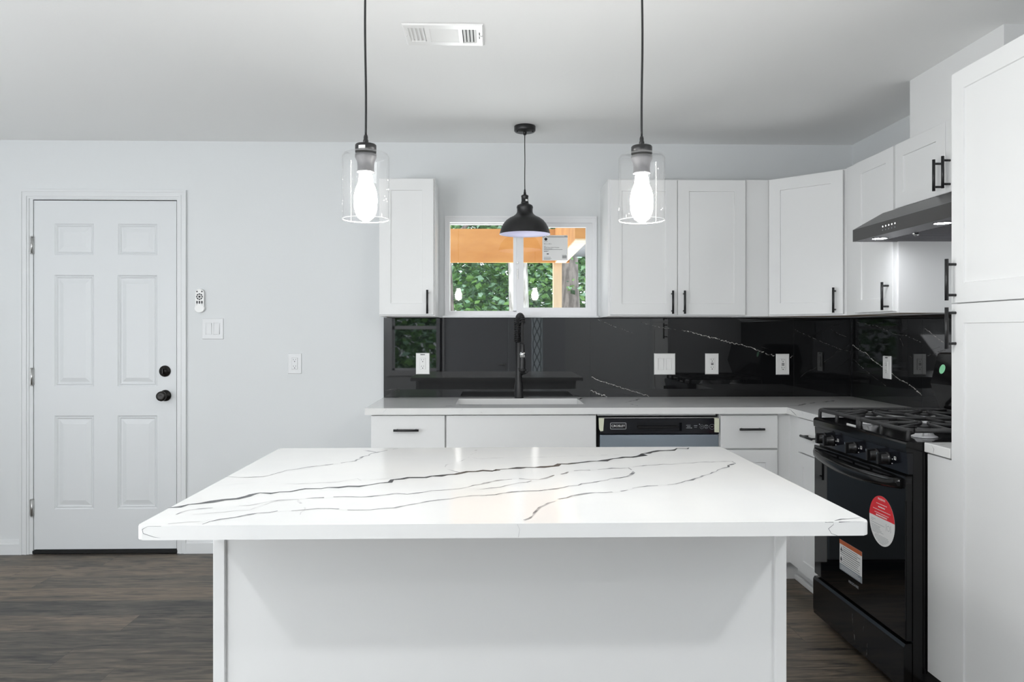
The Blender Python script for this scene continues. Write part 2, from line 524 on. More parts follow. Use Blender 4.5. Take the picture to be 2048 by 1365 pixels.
# front wall (behind the camera): entry door, sidelight, window
DF = (-.695, .203, 0.0, 2.06); SF = (.515, .672, .25, 2.0); WF = (-1.375, -.729, .77, 1.95)
b = B(frame((0, YF, 0), (-1, 0, 0), (0, 1, 0)))
neg = lambda q: (-q[1], -q[0], q[2], q[3])
HF = [neg(DF), neg(SF), neg(WF)]
b.holed(-XR - .1, -XL + .1, 0, CH, HF, 0); b.holed(-XR - .1, -XL + .1, 0, CH, HF, -.12)
for q in HF: b.ring(q, q, 0, -.12)
struct(b, 'wall_front', 'wall', 'white front wall with entry door behind the viewer', 'wall')
# soffit boxing the hood duct
struct(B().box(1.842, XR, 2.70, 3.32, 2.131, CH), 'wall_soffit', 'cab', 'white boxed duct cover between hood cabinet and ceiling', 'soffit')

# baseboards
def baseboard(name, x0, x1, label):
    prof = [(D, 0), (D, .085), (D - .006, .085), (D - .009, .065), (D - .013, .06), (D - .014, 0)]
    struct(B().prism(prof, 'x', x0, x1), name, 'trim', label, 'baseboard')
baseboard('baseboard_left', XL, -2.738, 'white baseboard left of the white door')
baseboard('baseboard_back', -1.786, -.62, 'white baseboard between the door and base cabinets')

# ---- door_1 : six-panel white door
d1 = thing('door_1', (-2.2535, D, 0), 'white six-panel exterior door with black knob and deadbolt', 'door', kind='structure')
bf = back_frame(D)
b = B(bf)   # casing, stepped profile
def casing(b, x0, x1, zt, w, steps, zb=0.0):
    for (a, c, n) in steps:      # a..c : distance from the outer edge inwards
        b.box(x0 + a, x0 + c, zb, zt - c, 0, n)
        b.box(x1 - c, x1 - a, zb, zt - c, 0, n)
        b.box(x0 + a, x1 - a, zt - c, zt - a, 0, n)
casing(b, -2.737, -1.786, 2.112, .050, ((0, .012, .015), (.012, .028, .011), (.028, .038, .013), (.038, .050, .008)))
b.build('door_casing', 'trim', d1)
b = B(bf)   # jamb lining
b.box(-2.700, -2.6665, 0, 2.0555, -.13, .0025); b.box(-1.8415, -1.81, 0, 2.0555, -.13, .0025); b.box(-2.700, -1.81, 2.0555, 2.085, -.13, .0025)
b.box(-2.6665, -2.653, 0, 2.042, -.13, -.052); b.box(-1.855, -1.8415, 0, 2.042, -.13, -.052); b.box(-2.6665, -1.8415, 2.042, 2.0555, -.13, -.052)
b.build('door_jamb', 'trim', d1)
b = B(bf)
sx0, sx1, sz0, sz1 = -2.6640, -1.8462, .026, 2.0515
PAN = [(-2.5478, -2.3218, 1.736, 1.9184), (-2.1842, -1.9572, 1.736, 1.9184), (-2.5478, -2.3205, .971, 1.6195), (-2.186, -1.9572, .971, 1.6195), (-2.5478, -2.3205, .259, .802), (-2.186, -1.9572, .259, .802)]
n0 = -.004
b.holed(sx0, sx1, sz0, sz1, PAN, n0)
ins = lambda q, d: (q[0] + d, q[1] - d, q[2] + d, q[3] - d)
for q in PAN:
    b.ring(q, ins(q, .008), n0, n0 - .006)
    b.ring(ins(q, .008), ins(q, .013), n0 - .006, n0 - .003)
    b.ring(ins(q, .013), ins(q, .019), n0 - .003, n0 - .008)
    b.ring(ins(q, .019), ins(q, .026), n0 - .008, n0 - .008)
    b.ring(ins(q, .026), ins(q, .050), n0 - .008, n0 - .002)
    r = ins(q, .050)
    b.face([(r[0], r[2], n0 - .002), (r[1], r[2], n0 - .002), (r[1], r[3], n0 - .002), (r[0], r[3], n0 - .002)])
b.ring((sx0, sx1, sz0, sz1), (sx0, sx1, sz0, sz1), n0, n0 - .045)
b.face([(sx0, sz0, n0 - .045), (sx1, sz0, n0 - .045), (sx1, sz1, n0 - .045), (sx0, sz1, n0 - .045)])
b.build('door_slab', 'door', d1)
for hz in (1.79, 1.0286, .2697):
    b = B()
    b.lathe([(.0065, -.048), (.0065, .048)], (-2.6695, D - .008, hz), n=14)
    for k in (-.05, .05): b.lathe([(.004, -.003), (.0075, -.002), (.0075, .002), (.004, .003)], (-2.6695, D - .008, hz + k), n=12)
    b.box(-2.668, -2.662, D - .006, D + .03, hz - .047, hz + .047)
    b.box(-2.684, -2.668, D - .004, D, hz - .047, hz + .047)
    b.build('hinge', 'nickel', d1, label='satin nickel butt hinge')
b = B()
b.lathe([(.033, 0), (.033, -.006), (.030, -.011), (.018, -.013), (.017, -.02), (0, -.02)], (-1.912, D + .004, 1.060), axis='y', n=28)
b.box(-1.9155, -1.9085, D - .034, D - .015, 1.046, 1.076, bev=.002)
b.build('deadbolt', 'bronze', d1, label='dark bronze deadbolt with thumb turn')
b = B()
b.lathe([(.033, 0), (.033, -.006), (.029, -.011), (.014, -.014), (.013, -.032), (.02, -.04), (.027, -.047), (.029, -.057), (.027, -.066), (.019, -.07), (.009, -.068), (0, -.068)], (-1.9095, D + .004, .918), axis='y', n=28)
b.build('door_knob', 'bronze', d1, label='dark bronze round door knob')
b = B(bf)
b.box(-2.668, -1.839, .003, .020, -.14, .006)
b.build('threshold', 'dark', d1, label='dark threshold strip')

# ---- window_1 : two-pane slider with vinyl frame
w1 = thing('window_1', (.16, D, 1.384), 'small white vinyl slider window above the sink', 'window', kind='structure')
b = B(bf)
x0, x1, z0, z1 = WO
fr = (-.258, .580, 1.408, 1.931)
b.ring((x0, x1, z0, z1), (x0, x1, z0, z1), .010, -.09)
b.holed(x0, x1, z0, z1, [fr], .010); b.ring(fr, fr, .010, -.09); b.holed(x0, x1, z0, z1, [fr], -.09)
# slim raised outer bead
for q in ((x0, x1, z1 - .010, z1), (x0, x1, z0, z0 + .006), (x0, x0 + .008, z0 + .006, z1 - .010), (x1 - .008, x1, z0 + .006, z1 - .010)):
    b.box(q[0], q[1], q[2], q[3], .010, .016)
b.build('window_frame', 'vinyl', w1)
b = B(bf)
sr = (.136, .580, 1.408, 1.931); pr = (.176, .545, 1.432, 1.906)
b.holed(*sr, [pr], -.004); b.ring(pr, ins(pr, -.001), -.004, -.030); b.ring(sr, sr, -.004, -.034); b.holed(*sr, [pr], -.034)
b.build('window_sash', 'vinyl', w1)
b = B(bf)
b.box(.117, .142, 1.408, 1.931, -.066, -.036); b.box(-.258, .142, 1.408, 1.413, -.07, -.036); b.box(-.258, .142, 1.926, 1.931, -.07, -.036)
b.build('meeting_stile', 'vinyl', w1)
b = B(bf); b.face([(.176, 1.432, -.018), (.545, 1.432, -.018), (.545, 1.906, -.018), (.176, 1.906, -.018)])
b.build('pane', 'pane', w1)
b = B(bf); b.face([(-.258, 1.408, -.052), (.120, 1.408, -.052), (.120, 1.931, -.052), (-.258, 1.931, -.052)])
b.build('pane', 'pane', w1)
b = B(bf); b.box(.137, .143, 1.60, 1.66, -.004, .004, bev=.001); b.box(.134, .146, 1.69, 1.70, -.004, .006, bev=.001)
b.build('latch', 'nickel', w1, label='grey metal window latch')
b = B(bf); b.box(-.30, .618, 1.3725, 1.384, 0, .018, bev=.002)
b.build('window_sill', 'trim', w1)
# paper product label stuck to the right pane
lf = frame((.288, D + .017, 1.711), (1, 0, 0), (0, -1, 0))
lb = tag(B(lf).box(0, .150, 0, .1495, 0, .0006).build('paper_label', 'paper', None), 'printed white paper label stuck on the right window pane', 'label')
ORG[lb.name] = Vector((0, 0, 0))
b = B(lf)
for pts in ([(0, .1385), (.010, .1385), (.020, .1455), (.031, .1385), (.150, .1385)],):
    for p, q in zip(pts[:-1], pts[1:]):
        b.face([(p[0], p[1], .0008), (q[0], q[1], .0008), (q[0], q[1] + .0026, .0008), (p[0], p[1] + .0026, .0008)])
b.lathe([(.0072, .0008), (.0088, .0008)], (.0205, .126, 0), n=20); b.box(.017, .024, .122, .130, .0007, .0009)
b.box(.011, .031, .112, .1135, .0007, .0009)
b.box(.130, .147, .1432, .1452, .0007, .0009)
for (u, w, l) in ((.009, .083, .012), (.009, .068, .05), (.009, .064, .11), (.009, .0555, .03), (.009, .0525, .022), (.009, .018, .04), (.009, .010, .045), (.009, .0065, .038)):
    b.box(u, u + l, w, w + .0016, .0007, .0009)
b.box(.026, .038, .036, .042, .0007, .0009)
for k in range(12): b.box(.118 + k * .0022, .1192 + k * .0022, .012, .030 + (.006 if k % 4 == 0 else 0), .0007, .0009)
b.build('printed_marks', 'ink', lb, label='dark printed lines and barcode')
text_obj('lettering', '36 in. x 24 in.', .0085, lf @ Matrix.Translation((.009, .098, .0007)), 'ink', lb)
text_obj('lettering', 'Single Pane Utility Window', .0082, lf @ Matrix.Translation((.009, .077, .0007)), 'ink', lb)

# ---- door_2 / sidelight / window_2 in the front wall (seen mirrored in the backsplash)
ff = frame((0, YF, 0), (-1, 0, 0), (0, 1, 0))
d2 = thing('door_2', (-.246, YF, 0), 'grey entry door in the front wall with lever', 'door', kind='structure')
b = B(ff); q = neg(DF); q = ins(q, .004); b.box(q[0], q[1], .01, 2.05, -.05, -.01); b.build('door_slab', 'grey_door', d2)
b = B(ff)
for (u0, u1, c0, c1) in ((-.285, -.203, 0, 2.14), (.695, .777, 0, 2.14), (-.285, .777, 2.06, 2.14)): b.box(u0, u1, c0, c1, 0, .016)
b.build('door_casing', 'grey_door', d2)
b = B(ff); b.lathe([(.025, 0), (.025, .008)], (-.14, .85, -.01), n=20); b.tube([(-.14, .85, -.01), (-.14, .85, .045), (-.06, .85, .05)], .008); b.build('door_handle', 'nickel', d2)
w3 = thing('window_3', (.59, YF, .25), 'narrow leaded glass sidelight beside entry door', 'window', kind='structure')
b = B(ff); q = neg(SF)
for (u0, u1, c0, c1) in ((q[0] - .3, q[0], 0, 2.14), (q[1], -.285, 0, 2.14), (q[0], q[1], 0, .25), (q[0], q[1], 2.0, 2.14)): b.box(u0, u1, c0, c1, .001, .012)
b.build('window_frame', 'grey_door', w3)
b = B(ff); b.face([(q[0], .25, -.06), (q[1], .25, -.06), (q[1], 2.0, -.06), (q[0], 2.0, -.06)]); b.build('pane', 'leaded', w3)
b = B(ff)
for ph in (0, PI, PI / 2, -PI / 2):
    b.tube([((q[0] + q[1]) / 2 + .055 * math.sin(ph + 9 * k * .03), .25 + k * .03, -.052) for k in range(59)], .0045, n=6)
b.build('lead_came', 'slot', w3)
w2 = thing('window_2', (-1.05, YF, .77), 'window in the front wall looking onto trees', 'window', kind='structure')
b = B(ff); q = neg(WF)
for (u0, u1, c0, c1) in ((q[0] - .06, q[0], .70, 2.01), (q[1], q[1] + .06, .70, 2.01), (q[0], q[1], .70, .77), (q[0], q[1], 1.95, 2.01)): b.box(u0, u1, c0, c1, .0, .016)
b.box(q[0], q[1], 1.33, 1.375, -.07, -.03)
for (u0, u1, c0, c1) in ((q[0], q[0] + .03, .77, 1.95), (q[1] - .03, q[1], .77, 1.95), (q[0], q[1], .77, .80), (q[0], q[1], 1.92, 1.95)): b.box(u0, u1, c0, c1, -.07, -.03)
b.build('window_frame', 'vinyl', w2)
b = B(ff); b.face([(q[0], .77, -.05), (q[1], .77, -.05), (q[1], 1.95, -.05), (q[0], 1.95, -.05)]); b.build('pane', 'pane', w2)

# ================================================================== OUTDOORS
struct(B().box(-14, 14, D + .16, 30, -.25, -.2), 'ground', 'ground', 'leaf-strewn yard outside the kitchen window', 'ground')
po = thing('porch_frame', (.53, 6.3, -.2), 'new orange lumber porch frame outside the sink window', 'porch')
b = B(); b.box(-3.0, .62, 6.2, 6.24, 1.858, 2.131); b.build('header_beam', 'wood_beam', po)
b = B(); b.box(.50, .59, 4.66, 6.2, 1.862, 2.131); b.build('side_beam', ['wood_beam'], po)
b = B(); b.box(.492, .562, 6.245, 6.33, -.2, 2.131); b.build('post', 'wood_pale', po, label='pale square porch post')
b = B(); b.box(.503, .587, 4.66, 6.19, 1.853, 1.862); b.build('pale_underside', 'wood_pale', po, label='pale lit underside painted onto the side beam')  # thin pale sheet paints the light on the side beam's underside
b = B()
ys = [5.1 + k * .02 for k in range(101)]
for a, c in zip(ys[:-1], ys[1:]):
    za, zc = 2.0 + .010 * math.sin(a * 2 * PI / .12), 2.0 + .010 * math.sin(c * 2 * PI / .12)
    b.face([(.62, a, za), (2.6, a, za), (2.6, c, zc), (.62, c, zc)], smooth=True)
    b.face([(.62, a, za + .01), (2.6, a, za + .01), (2.6, c, zc + .01), (.62, c, zc + .01)], smooth=True)
b.build('roof_panel', 'roof_metal', po, recalc=False, label='grey corrugated metal roof panel')

def trunk(name, x, y, r, label, m, lean=0.0, limb=None):
    t = thing('tree', (x, y, -.2), label, 'tree')
    b = B()
    pts = [(x + lean * z / 3 + .03 * math.sin(z * 1.3 + x), y + .02 * math.cos(z), -.2 + z) for z in [k * .4 for k in range(16)]]
    rr = [r * (1.25 if k == 0 else 1 - .018 * k) * random.uniform(.95, 1.05) for k in range(16)]
    b.tube(pts, rr, n=16)
    for (z, dx, dy, dz, lr) in (limb or []):
        b.tube([(x + lean * z / 3, y, z), (x + dx * .5, y + dy * .5, z + dz * .4), (x + dx, y + dy, z + dz)], [lr, lr * .7, lr * .3], n=8)
    b.build('trunk', m, t)
    return t
trunk('tree', .238, 8.0, .115, 'pale mottled tree trunk behind the middle of the window', 'bark_pale', .02, [(2.6, .7, .3, .9, .04)])
grey_tree = trunk('tree', .80, 7.9, .105, 'grey-brown tree trunk right of the porch post', 'bark_dark', .0, [(2.3, .5, .2, .8, .03)])
trunk('tree', -.45, 8.35, .05, 'thin dark tree trunk at the left of the window', 'bark_dark', -.1, [(2.2, .5, -.2, .9, .03)])

def leaf_mass(name, n, rx, ry, rz, size, seed, parent=None, ymin=None, cr=(.25, .6)):
    rnd = random.Random(seed)
    cl = [(rnd.uniform(*rx), rnd.uniform(*ry), rnd.uniform(*rz), rnd.uniform(*cr)) for _ in range(max(8, min(400, n // 60)))]
    V, F = [], []
    org = ORG.get(parent.name, Vector((0, 0, 0))) if parent else Vector((0, 0, 0))
    while len(V) < n * 5:
        cx, cy, cz, c_ = rnd.choice(cl)
        p = Vector((cx + rnd.gauss(0, c_ * .6), cy + rnd.gauss(0, c_ * .5), cz + rnd.gauss(0, c_ * .4)))
        if ymin is not None and p.y < ymin: continue
        s = size * rnd.uniform(.5, 1.5)
        a = Vector((rnd.uniform(-1, 1), rnd.uniform(-1, 1), rnd.uniform(-.8, .4))).normalized() * s
        q = a.cross(Vector((rnd.uniform(-.5, .5), rnd.uniform(-1, 1), rnd.uniform(.2, 1)))).normalized() * s * .36
        up = a.cross(q).normalized() * s * .12
        i = len(V)
        V += [p - org, p + a * .45 + q - up - org, p + a - up * 1.5 - org, p + a * .45 - q - up - org, p + a * .5 - org]
        F += [(i, i + 1, i + 4), (i + 1, i + 2, i + 4), (i + 2, i + 3, i + 4), (i + 3, i, i + 4)]
    me = bpy.data.meshes.new(name)
    me.from_pydata([tuple(v) for v in V], [], F)
    me.materials.append(M['leaf'])
    o = bpy.data.objects.new(name, me); C.objects.link(o)
    if parent: o.parent = parent; o['kind'] = 'stuff'
    return o
tag(leaf_mass('leaves', 42000, (-1.9, 2.6), (9.2, 13.5), (.2, 4.4), .085, 3, ymin=8.7), 'green leaves of the trees beyond the porch', 'foliage', kind='stuff')
tag(leaf_mass('leaves', 16000, (-4.0, 5.0), (15.0, 18.0), (-.2, 6.2), .22, 4, ymin=14.5, cr=(.4, .9)), 'dense green leaf wall far behind the trees', 'foliage', kind='stuff')
leaf_mass('leaf_sprig', 70, (.78, 1.05), (7.35, 7.5), (1.65, 2.0), .055, 5, parent=grey_tree, cr=(.05, .12))
tag(leaf_mass('leaves', 16000, (-3.2, .2), (-8.5, -4.0), (-.2, 4.0), .13, 9), 'green leaves outside the front window', 'foliage', kind='stuff')

# ================================================================== CABINETS
def shaker(b, u0, u1, w0, w1, nf, th=.019, rail=.062, rec=.0055):
    """shaker door: front face at depth nf, frame rails around a recessed flat panel"""
    o = (u0, u1, w0, w1); i = ins(o, rail); i2 = ins(i, .0015)
    e = ins(o, .0015)
    b.ring(o, e, nf - .0015, nf)
    b.holed(*e, [i], nf)
    b.ring(i, i2, nf, nf - rec)
    b.face([(i2[0], i2[2], nf - rec), (i2[1], i2[2], nf - rec), (i2[1], i2[3], nf - rec), (i2[0], i2[3], nf - rec)])
    b.ring(o, o, nf - .0015, nf - th)
    b.face([(u0, w0, nf - th), (u1, w0, nf - th), (u1, w1, nf - th), (u0, w1, nf - th)])
def slab(b, u0, u1, w0, w1, nf, th=.019):
    b.box(u0, u1, w0, w1, nf - th, nf, bev=.0015)
def pull(fr, u, w, nf, length, horiz, parent, spread=None):
    """bar pull on two round posts"""
    b = B(fr)
    L_, s = length / 2, (spread or length * .74) / 2
    so = .030
    if horiz:
        b.tube([(u - L_, w, nf + so), (u + L_, w, nf + so)], .006, n=12)
        for k in (-s, s): b.tube([(u + k, w, nf - .001), (u + k, w, nf + so)], .0045, n=10)
    else:
        b.tube([(u, w - L_, nf + so), (u, w + L_, nf + so)], .006, n=12)
        for k in (-s, s): b.tube([(u, w + k, nf - .001), (u, w + k, nf + so)], .0045, n=10)
    return b.build('handle', 'black', parent, label='matte black bar handle')
UB, UT = 1.3735, 2.129
def wall_cab(name_label, fr, org, u0, u1, w0, w1, depth, doors, group='upper wall cabinets', underside=True):
    """doors: list of (u0, u1, handle_u, handle_w0) ; the face frame lies at n = 0"""
    t = thing('wall_cabinet', org, name_label, 'cabinet', group)
    b = B(fr)
    b.box(u0, u1, w0 + .012, w1, -depth, 0)
    b.build('cabinet_box', 'cab', t)
    b = B(fr); b.box(u0 + .004, u1 - .004, w0 + .004, w0 + .012, -depth, -.004); b.build('underside_panel', 'birch', t, label='bare wood underside')
    b = B(fr); b.box(u0, u1, w0, w0 + .012, -.004, 0); b.box(u0, u0 + .004, w0, w0 + .012, -depth, -.004); b.box(u1 - .004, u1, w0, w0 + .012, -depth, -.004)
    b.build('light_rail', 'cab', t)
    for (a, c, hu, hw, hl) in doors:
        b = B(fr); shaker(b, a, c, w0 + .008, w1 - .006, .0195)
        dr = b.build('door', 'cab', t)
        pull(fr, hu, hw + hl / 2, .0195, hl, False, dr)
    return t
UD = .318
uf = back_frame(D - .30)
wall_cab('narrow white one-door wall cabinet left of the window', uf, (-.472, D, UB), -.625, -.320, UB, UT, .30, [(-.622, -.327, -.359, 1.387, .129)])
wall_cab('wide white two-door wall cabinet right of the window', uf, (1.01, D, UB), .629, 1.389, UB, UT, .30,
         [(.640, 1.0085, .978, 1.387, .127), (1.0115, 1.386, 1.043, 1.387, .127)])
t = thing('filler_strip', (1.455, D - .3, UB), 'plain white filler panel between two-door wall cabinet and angled corner cabinet', 'filler panel')
B(uf).box(1.3895, 1.519, UB, UT, -.02, .002).build('filler_panel', 'cab', t)
# angled corner cabinet
CU = (1.521, D - .30); CV = (1.831, 3.859)
t = thing('corner_cabinet', (1.85, 4.19, UB), 'white angled corner wall cabinet with one door', 'cabinet', 'upper wall cabinets')
b = B()
poly = [(CU[0], D - .002), (CU[0], CU[1]), (CV[0], CV[1]), (XR - .002, CV[1]), (XR - .002, D - .002)]
b.prism(poly, 'z', UB + .012, UT).build('cabinet_box', 'cab', t)
b = B(); b.prism([(CU[0] + .004, D - .004), (CU[0] + .004, CU[1] + .002), (CV[0] + .002, CV[1] + .005), (XR - .004, CV[1] + .005), (XR - .004, D - .004)], 'z', UB + .003, UB + .012); b.build('underside_panel', 'birch', t, label='bare wood underside')
du = (Vector((CV[0], CV[1], 0)) - Vector((CU[0], CU[1], 0))); L_ = du.length; du.normalize()
df = frame((CU[0], CU[1], 0), du, (du.y, -du.x, 0))
b = B(df); b.box(0, L_, UB, UB + .012, -.004, .0); b.build('light_rail', 'cab', t)
b = B(df); shaker(b, .012, L_ - .030, UB + .008, UT - .006, .0195); dr = b.build('door', 'cab', t)
pull(df, L_ - .068, 1.452, .0195, .130, False, dr)
# right-run wall cabinet, beside the hood
rf = right_frame(1.812)
wall_cab('white one-door wall cabinet between corner cabinet and range hood', rf, (XR, 3.55, UB), -3.735, -3.358, UB, UT, .317, [(-3.730, -3.372, -3.409, 1.387, .127)])
t = thing('filler_strip', (1.82, 3.80, UB), 'thin white filler strip right of the angled corner cabinet', 'filler panel')
B(rf).box(-3.857, -3.7355, UB, UT, -.02, .001).build('filler_panel', 'cab', t)
# cabinet over the hood
t = thing('wall_cabinet', (XR, 2.975, 1.83), 'short white two-door wall cabinet above the range hood', 'cabinet', 'upper wall cabinets')
B(rf).box(-3.356, -2.594, 1.832, UT, -.317, 0).build('cabinet_box', 'cab', t)
for a, c, hu in ((-3.352, -2.977, -3.003), (-2.973, -2.598, -2.942)):
    b = B(rf); shaker(b, a, c, 1.838, UT - .006, .0195); dr = b.build('door', 'cab', t)
    pull(rf, hu, 1.915, .0195, .126, False, dr)

# ---- base cabinets, back run
bfm = back_frame(3.862)       # face-frame plane
def base_box(fr, u0, u1, t, depth=.60, name='cabinet_box'):
    b = B(fr); b.box(u0, u1, .105, .871, -depth, 0); b.build(name, 'cab', t)
    b = B(fr); b.box(u0, u1, 0, .105, -depth, -.065); b.build('toe_kick', 'cab', t)
t = thing('base_cabinet', (-.432, D, 0), 'white base cabinet with one drawer left of the sink', 'cabinet', 'base cabinets')
base_box(bfm, -.6185, -.243, t)
b = B(bfm); slab(b, -.6175, -.2465, .700, .866, .0195); q = b.build('drawer', 'cab', t); pull(bfm, -.438, .7945, .0195, .126, True, q)
b = B(bfm); shaker(b, -.6175, -.2465, .112, .694, .0195); q = b.build('door', 'cab', t); pull(bfm, -.275, .60, .0195, .126, False, q)
t = thing('base_cabinet', (.14, D, 0), 'white sink base cabinet with plain front beneath the faucet', 'cabinet', 'base cabinets')
b = B(bfm); b.box(-.2425, .5225, .105, .60, -.60, 0); b.box(-.2425, -.225, .60, .871, -.60, 0); b.box(.505, .5225, .60, .871, -.60, 0); b.box(-.225, .505, .60, .871, -.02, 0); b.build('cabinet_box', 'cab', t)
b = B(bfm); b.box(-.2425, .5225, 0, .105, -.60, -.065); b.build('toe_kick', 'cab', t)
b = B(bfm); slab(b, -.2385, .519, .700, .866, .0195); b.build('false_front', 'cab', t)
for a, c, hu in ((-.2385, .139, .11), (.142, .519, .171)):
    b = B(bfm); shaker(b, a, c, .112, .694, .0195); q = b.build('door', 'cab', t); pull(bfm, hu, .60, .0195, .126, False, q)
t = thing('base_cabinet', (1.30, D, 0), 'white base cabinet with one drawer right of the dishwasher', 'cabinet', 'base cabinets')
base_box(bfm, 1.1515, 1.452, t)
b = B(bfm); slab(b, 1.1555, 1.4485, .694, .8615, .0195); q = b.build('drawer', 'cab', t); pull(bfm, 1.308, .7945, .0195, .128, True, q)
b = B(bfm); shaker(b, 1.1555, 1.4485, .112, .685, .0195); q = b.build('door', 'cab', t); pull(bfm, 1.19, .60, .0195, .126, False, q)
t = thing('filler_strip', (.833, 3.86, .86), 'thin white filler strip between countertop and dishwasher', 'filler panel')
B(bfm).box(.528, 1.136, .8605, .8705, -.02, .0).build('filler_panel', 'cab', t)
# corner filler (two boards meeting at the inner corner)
t = thing('corner_filler', (1.5, 3.83, 0), 'white corner filler boards where the two base runs meet', 'filler panel')
b = B(); b.box(1.4525, 1.520, 3.862, 3.88, .105, .871); b.box(1.520, 1.538, 3.724, 3.88, .105, .871); b.build('filler_panel', 'cab', t)
b = B(); b.box(1.4525, 1.585, 3.927, 3.94, 0, .105); b.box(1.585, 1.598, 3.724, 3.94, 0, .105); b.build('toe_kick', 'cab', t)
# ---- right run
rfb = right_frame(1.520)
t = thing('base_cabinet', (1.82, 3.54, 0), 'narrow white base cabinet with one drawer between corner and range', 'cabinet', 'base cabinets')
base_box(rfb, -3.723, -3.366, t, depth=.60)
b = B(rfb); slab(b, -3.718, -3.370, .700, .866, .0195); q = b.build('drawer', 'cab', t); pull(rfb, -3.545, .790, .0195, .128, True, q)
b = B(rfb); shaker(b, -3.718, -3.370, .112, .694, .0195); q = b.build('door', 'cab', t); pull(rfb, -3.40, .60, .0195, .126, False, q)
t = thing('base_cabinet', (1.82, 2.53, 0), 'slim white base cabinet wedged between range and tall pantry', 'cabinet', 'base cabinets')
base_box(rfb, -2.594, -2.446, t, depth=.60)
b = B(rfb); slab(b, -2.594, -2.446, .112, .866, .0195); b.build('door', 'cab', t)
# shoe moulding along the toe kick
tag(B().box(1.565, 1.585, 3.37, 3.92, 0, .03, bev=.004).build('shoe_moulding', 'cab'), 'white shoe moulding along the toe kick left of the range', 'moulding')

# ---- pantry
rp = right_frame(1.512)
t = thing('pantry_cabinet', (1.82, 2.13, 0), 'tall white pantry cabinet with two stacked doors at the right', 'cabinet')
b = B(rp); b.box(-2.443, -1.83, .105, UT, -.61, 0); b.build('cabinet_box', 'cab', t)
b = B(rp); b.box(-2.443, -1.83, 0, .105, -.61, -.065); b.build('toe_kick', 'cab', t)
b = B(rp); shaker(b, -2.442, -1.832, 1.3805, UT - .003, .0205); q = b.build('door', 'cab', t); pull(rp, -2.418, 1.4555, .0205, .134, False, q)
b = B(rp); shaker(b, -2.442, -1.832, .112, 1.3775, .0205); q = b.build('door', 'cab', t); pull(rp, -2.418, 1.299, .0205, .134, False, q)

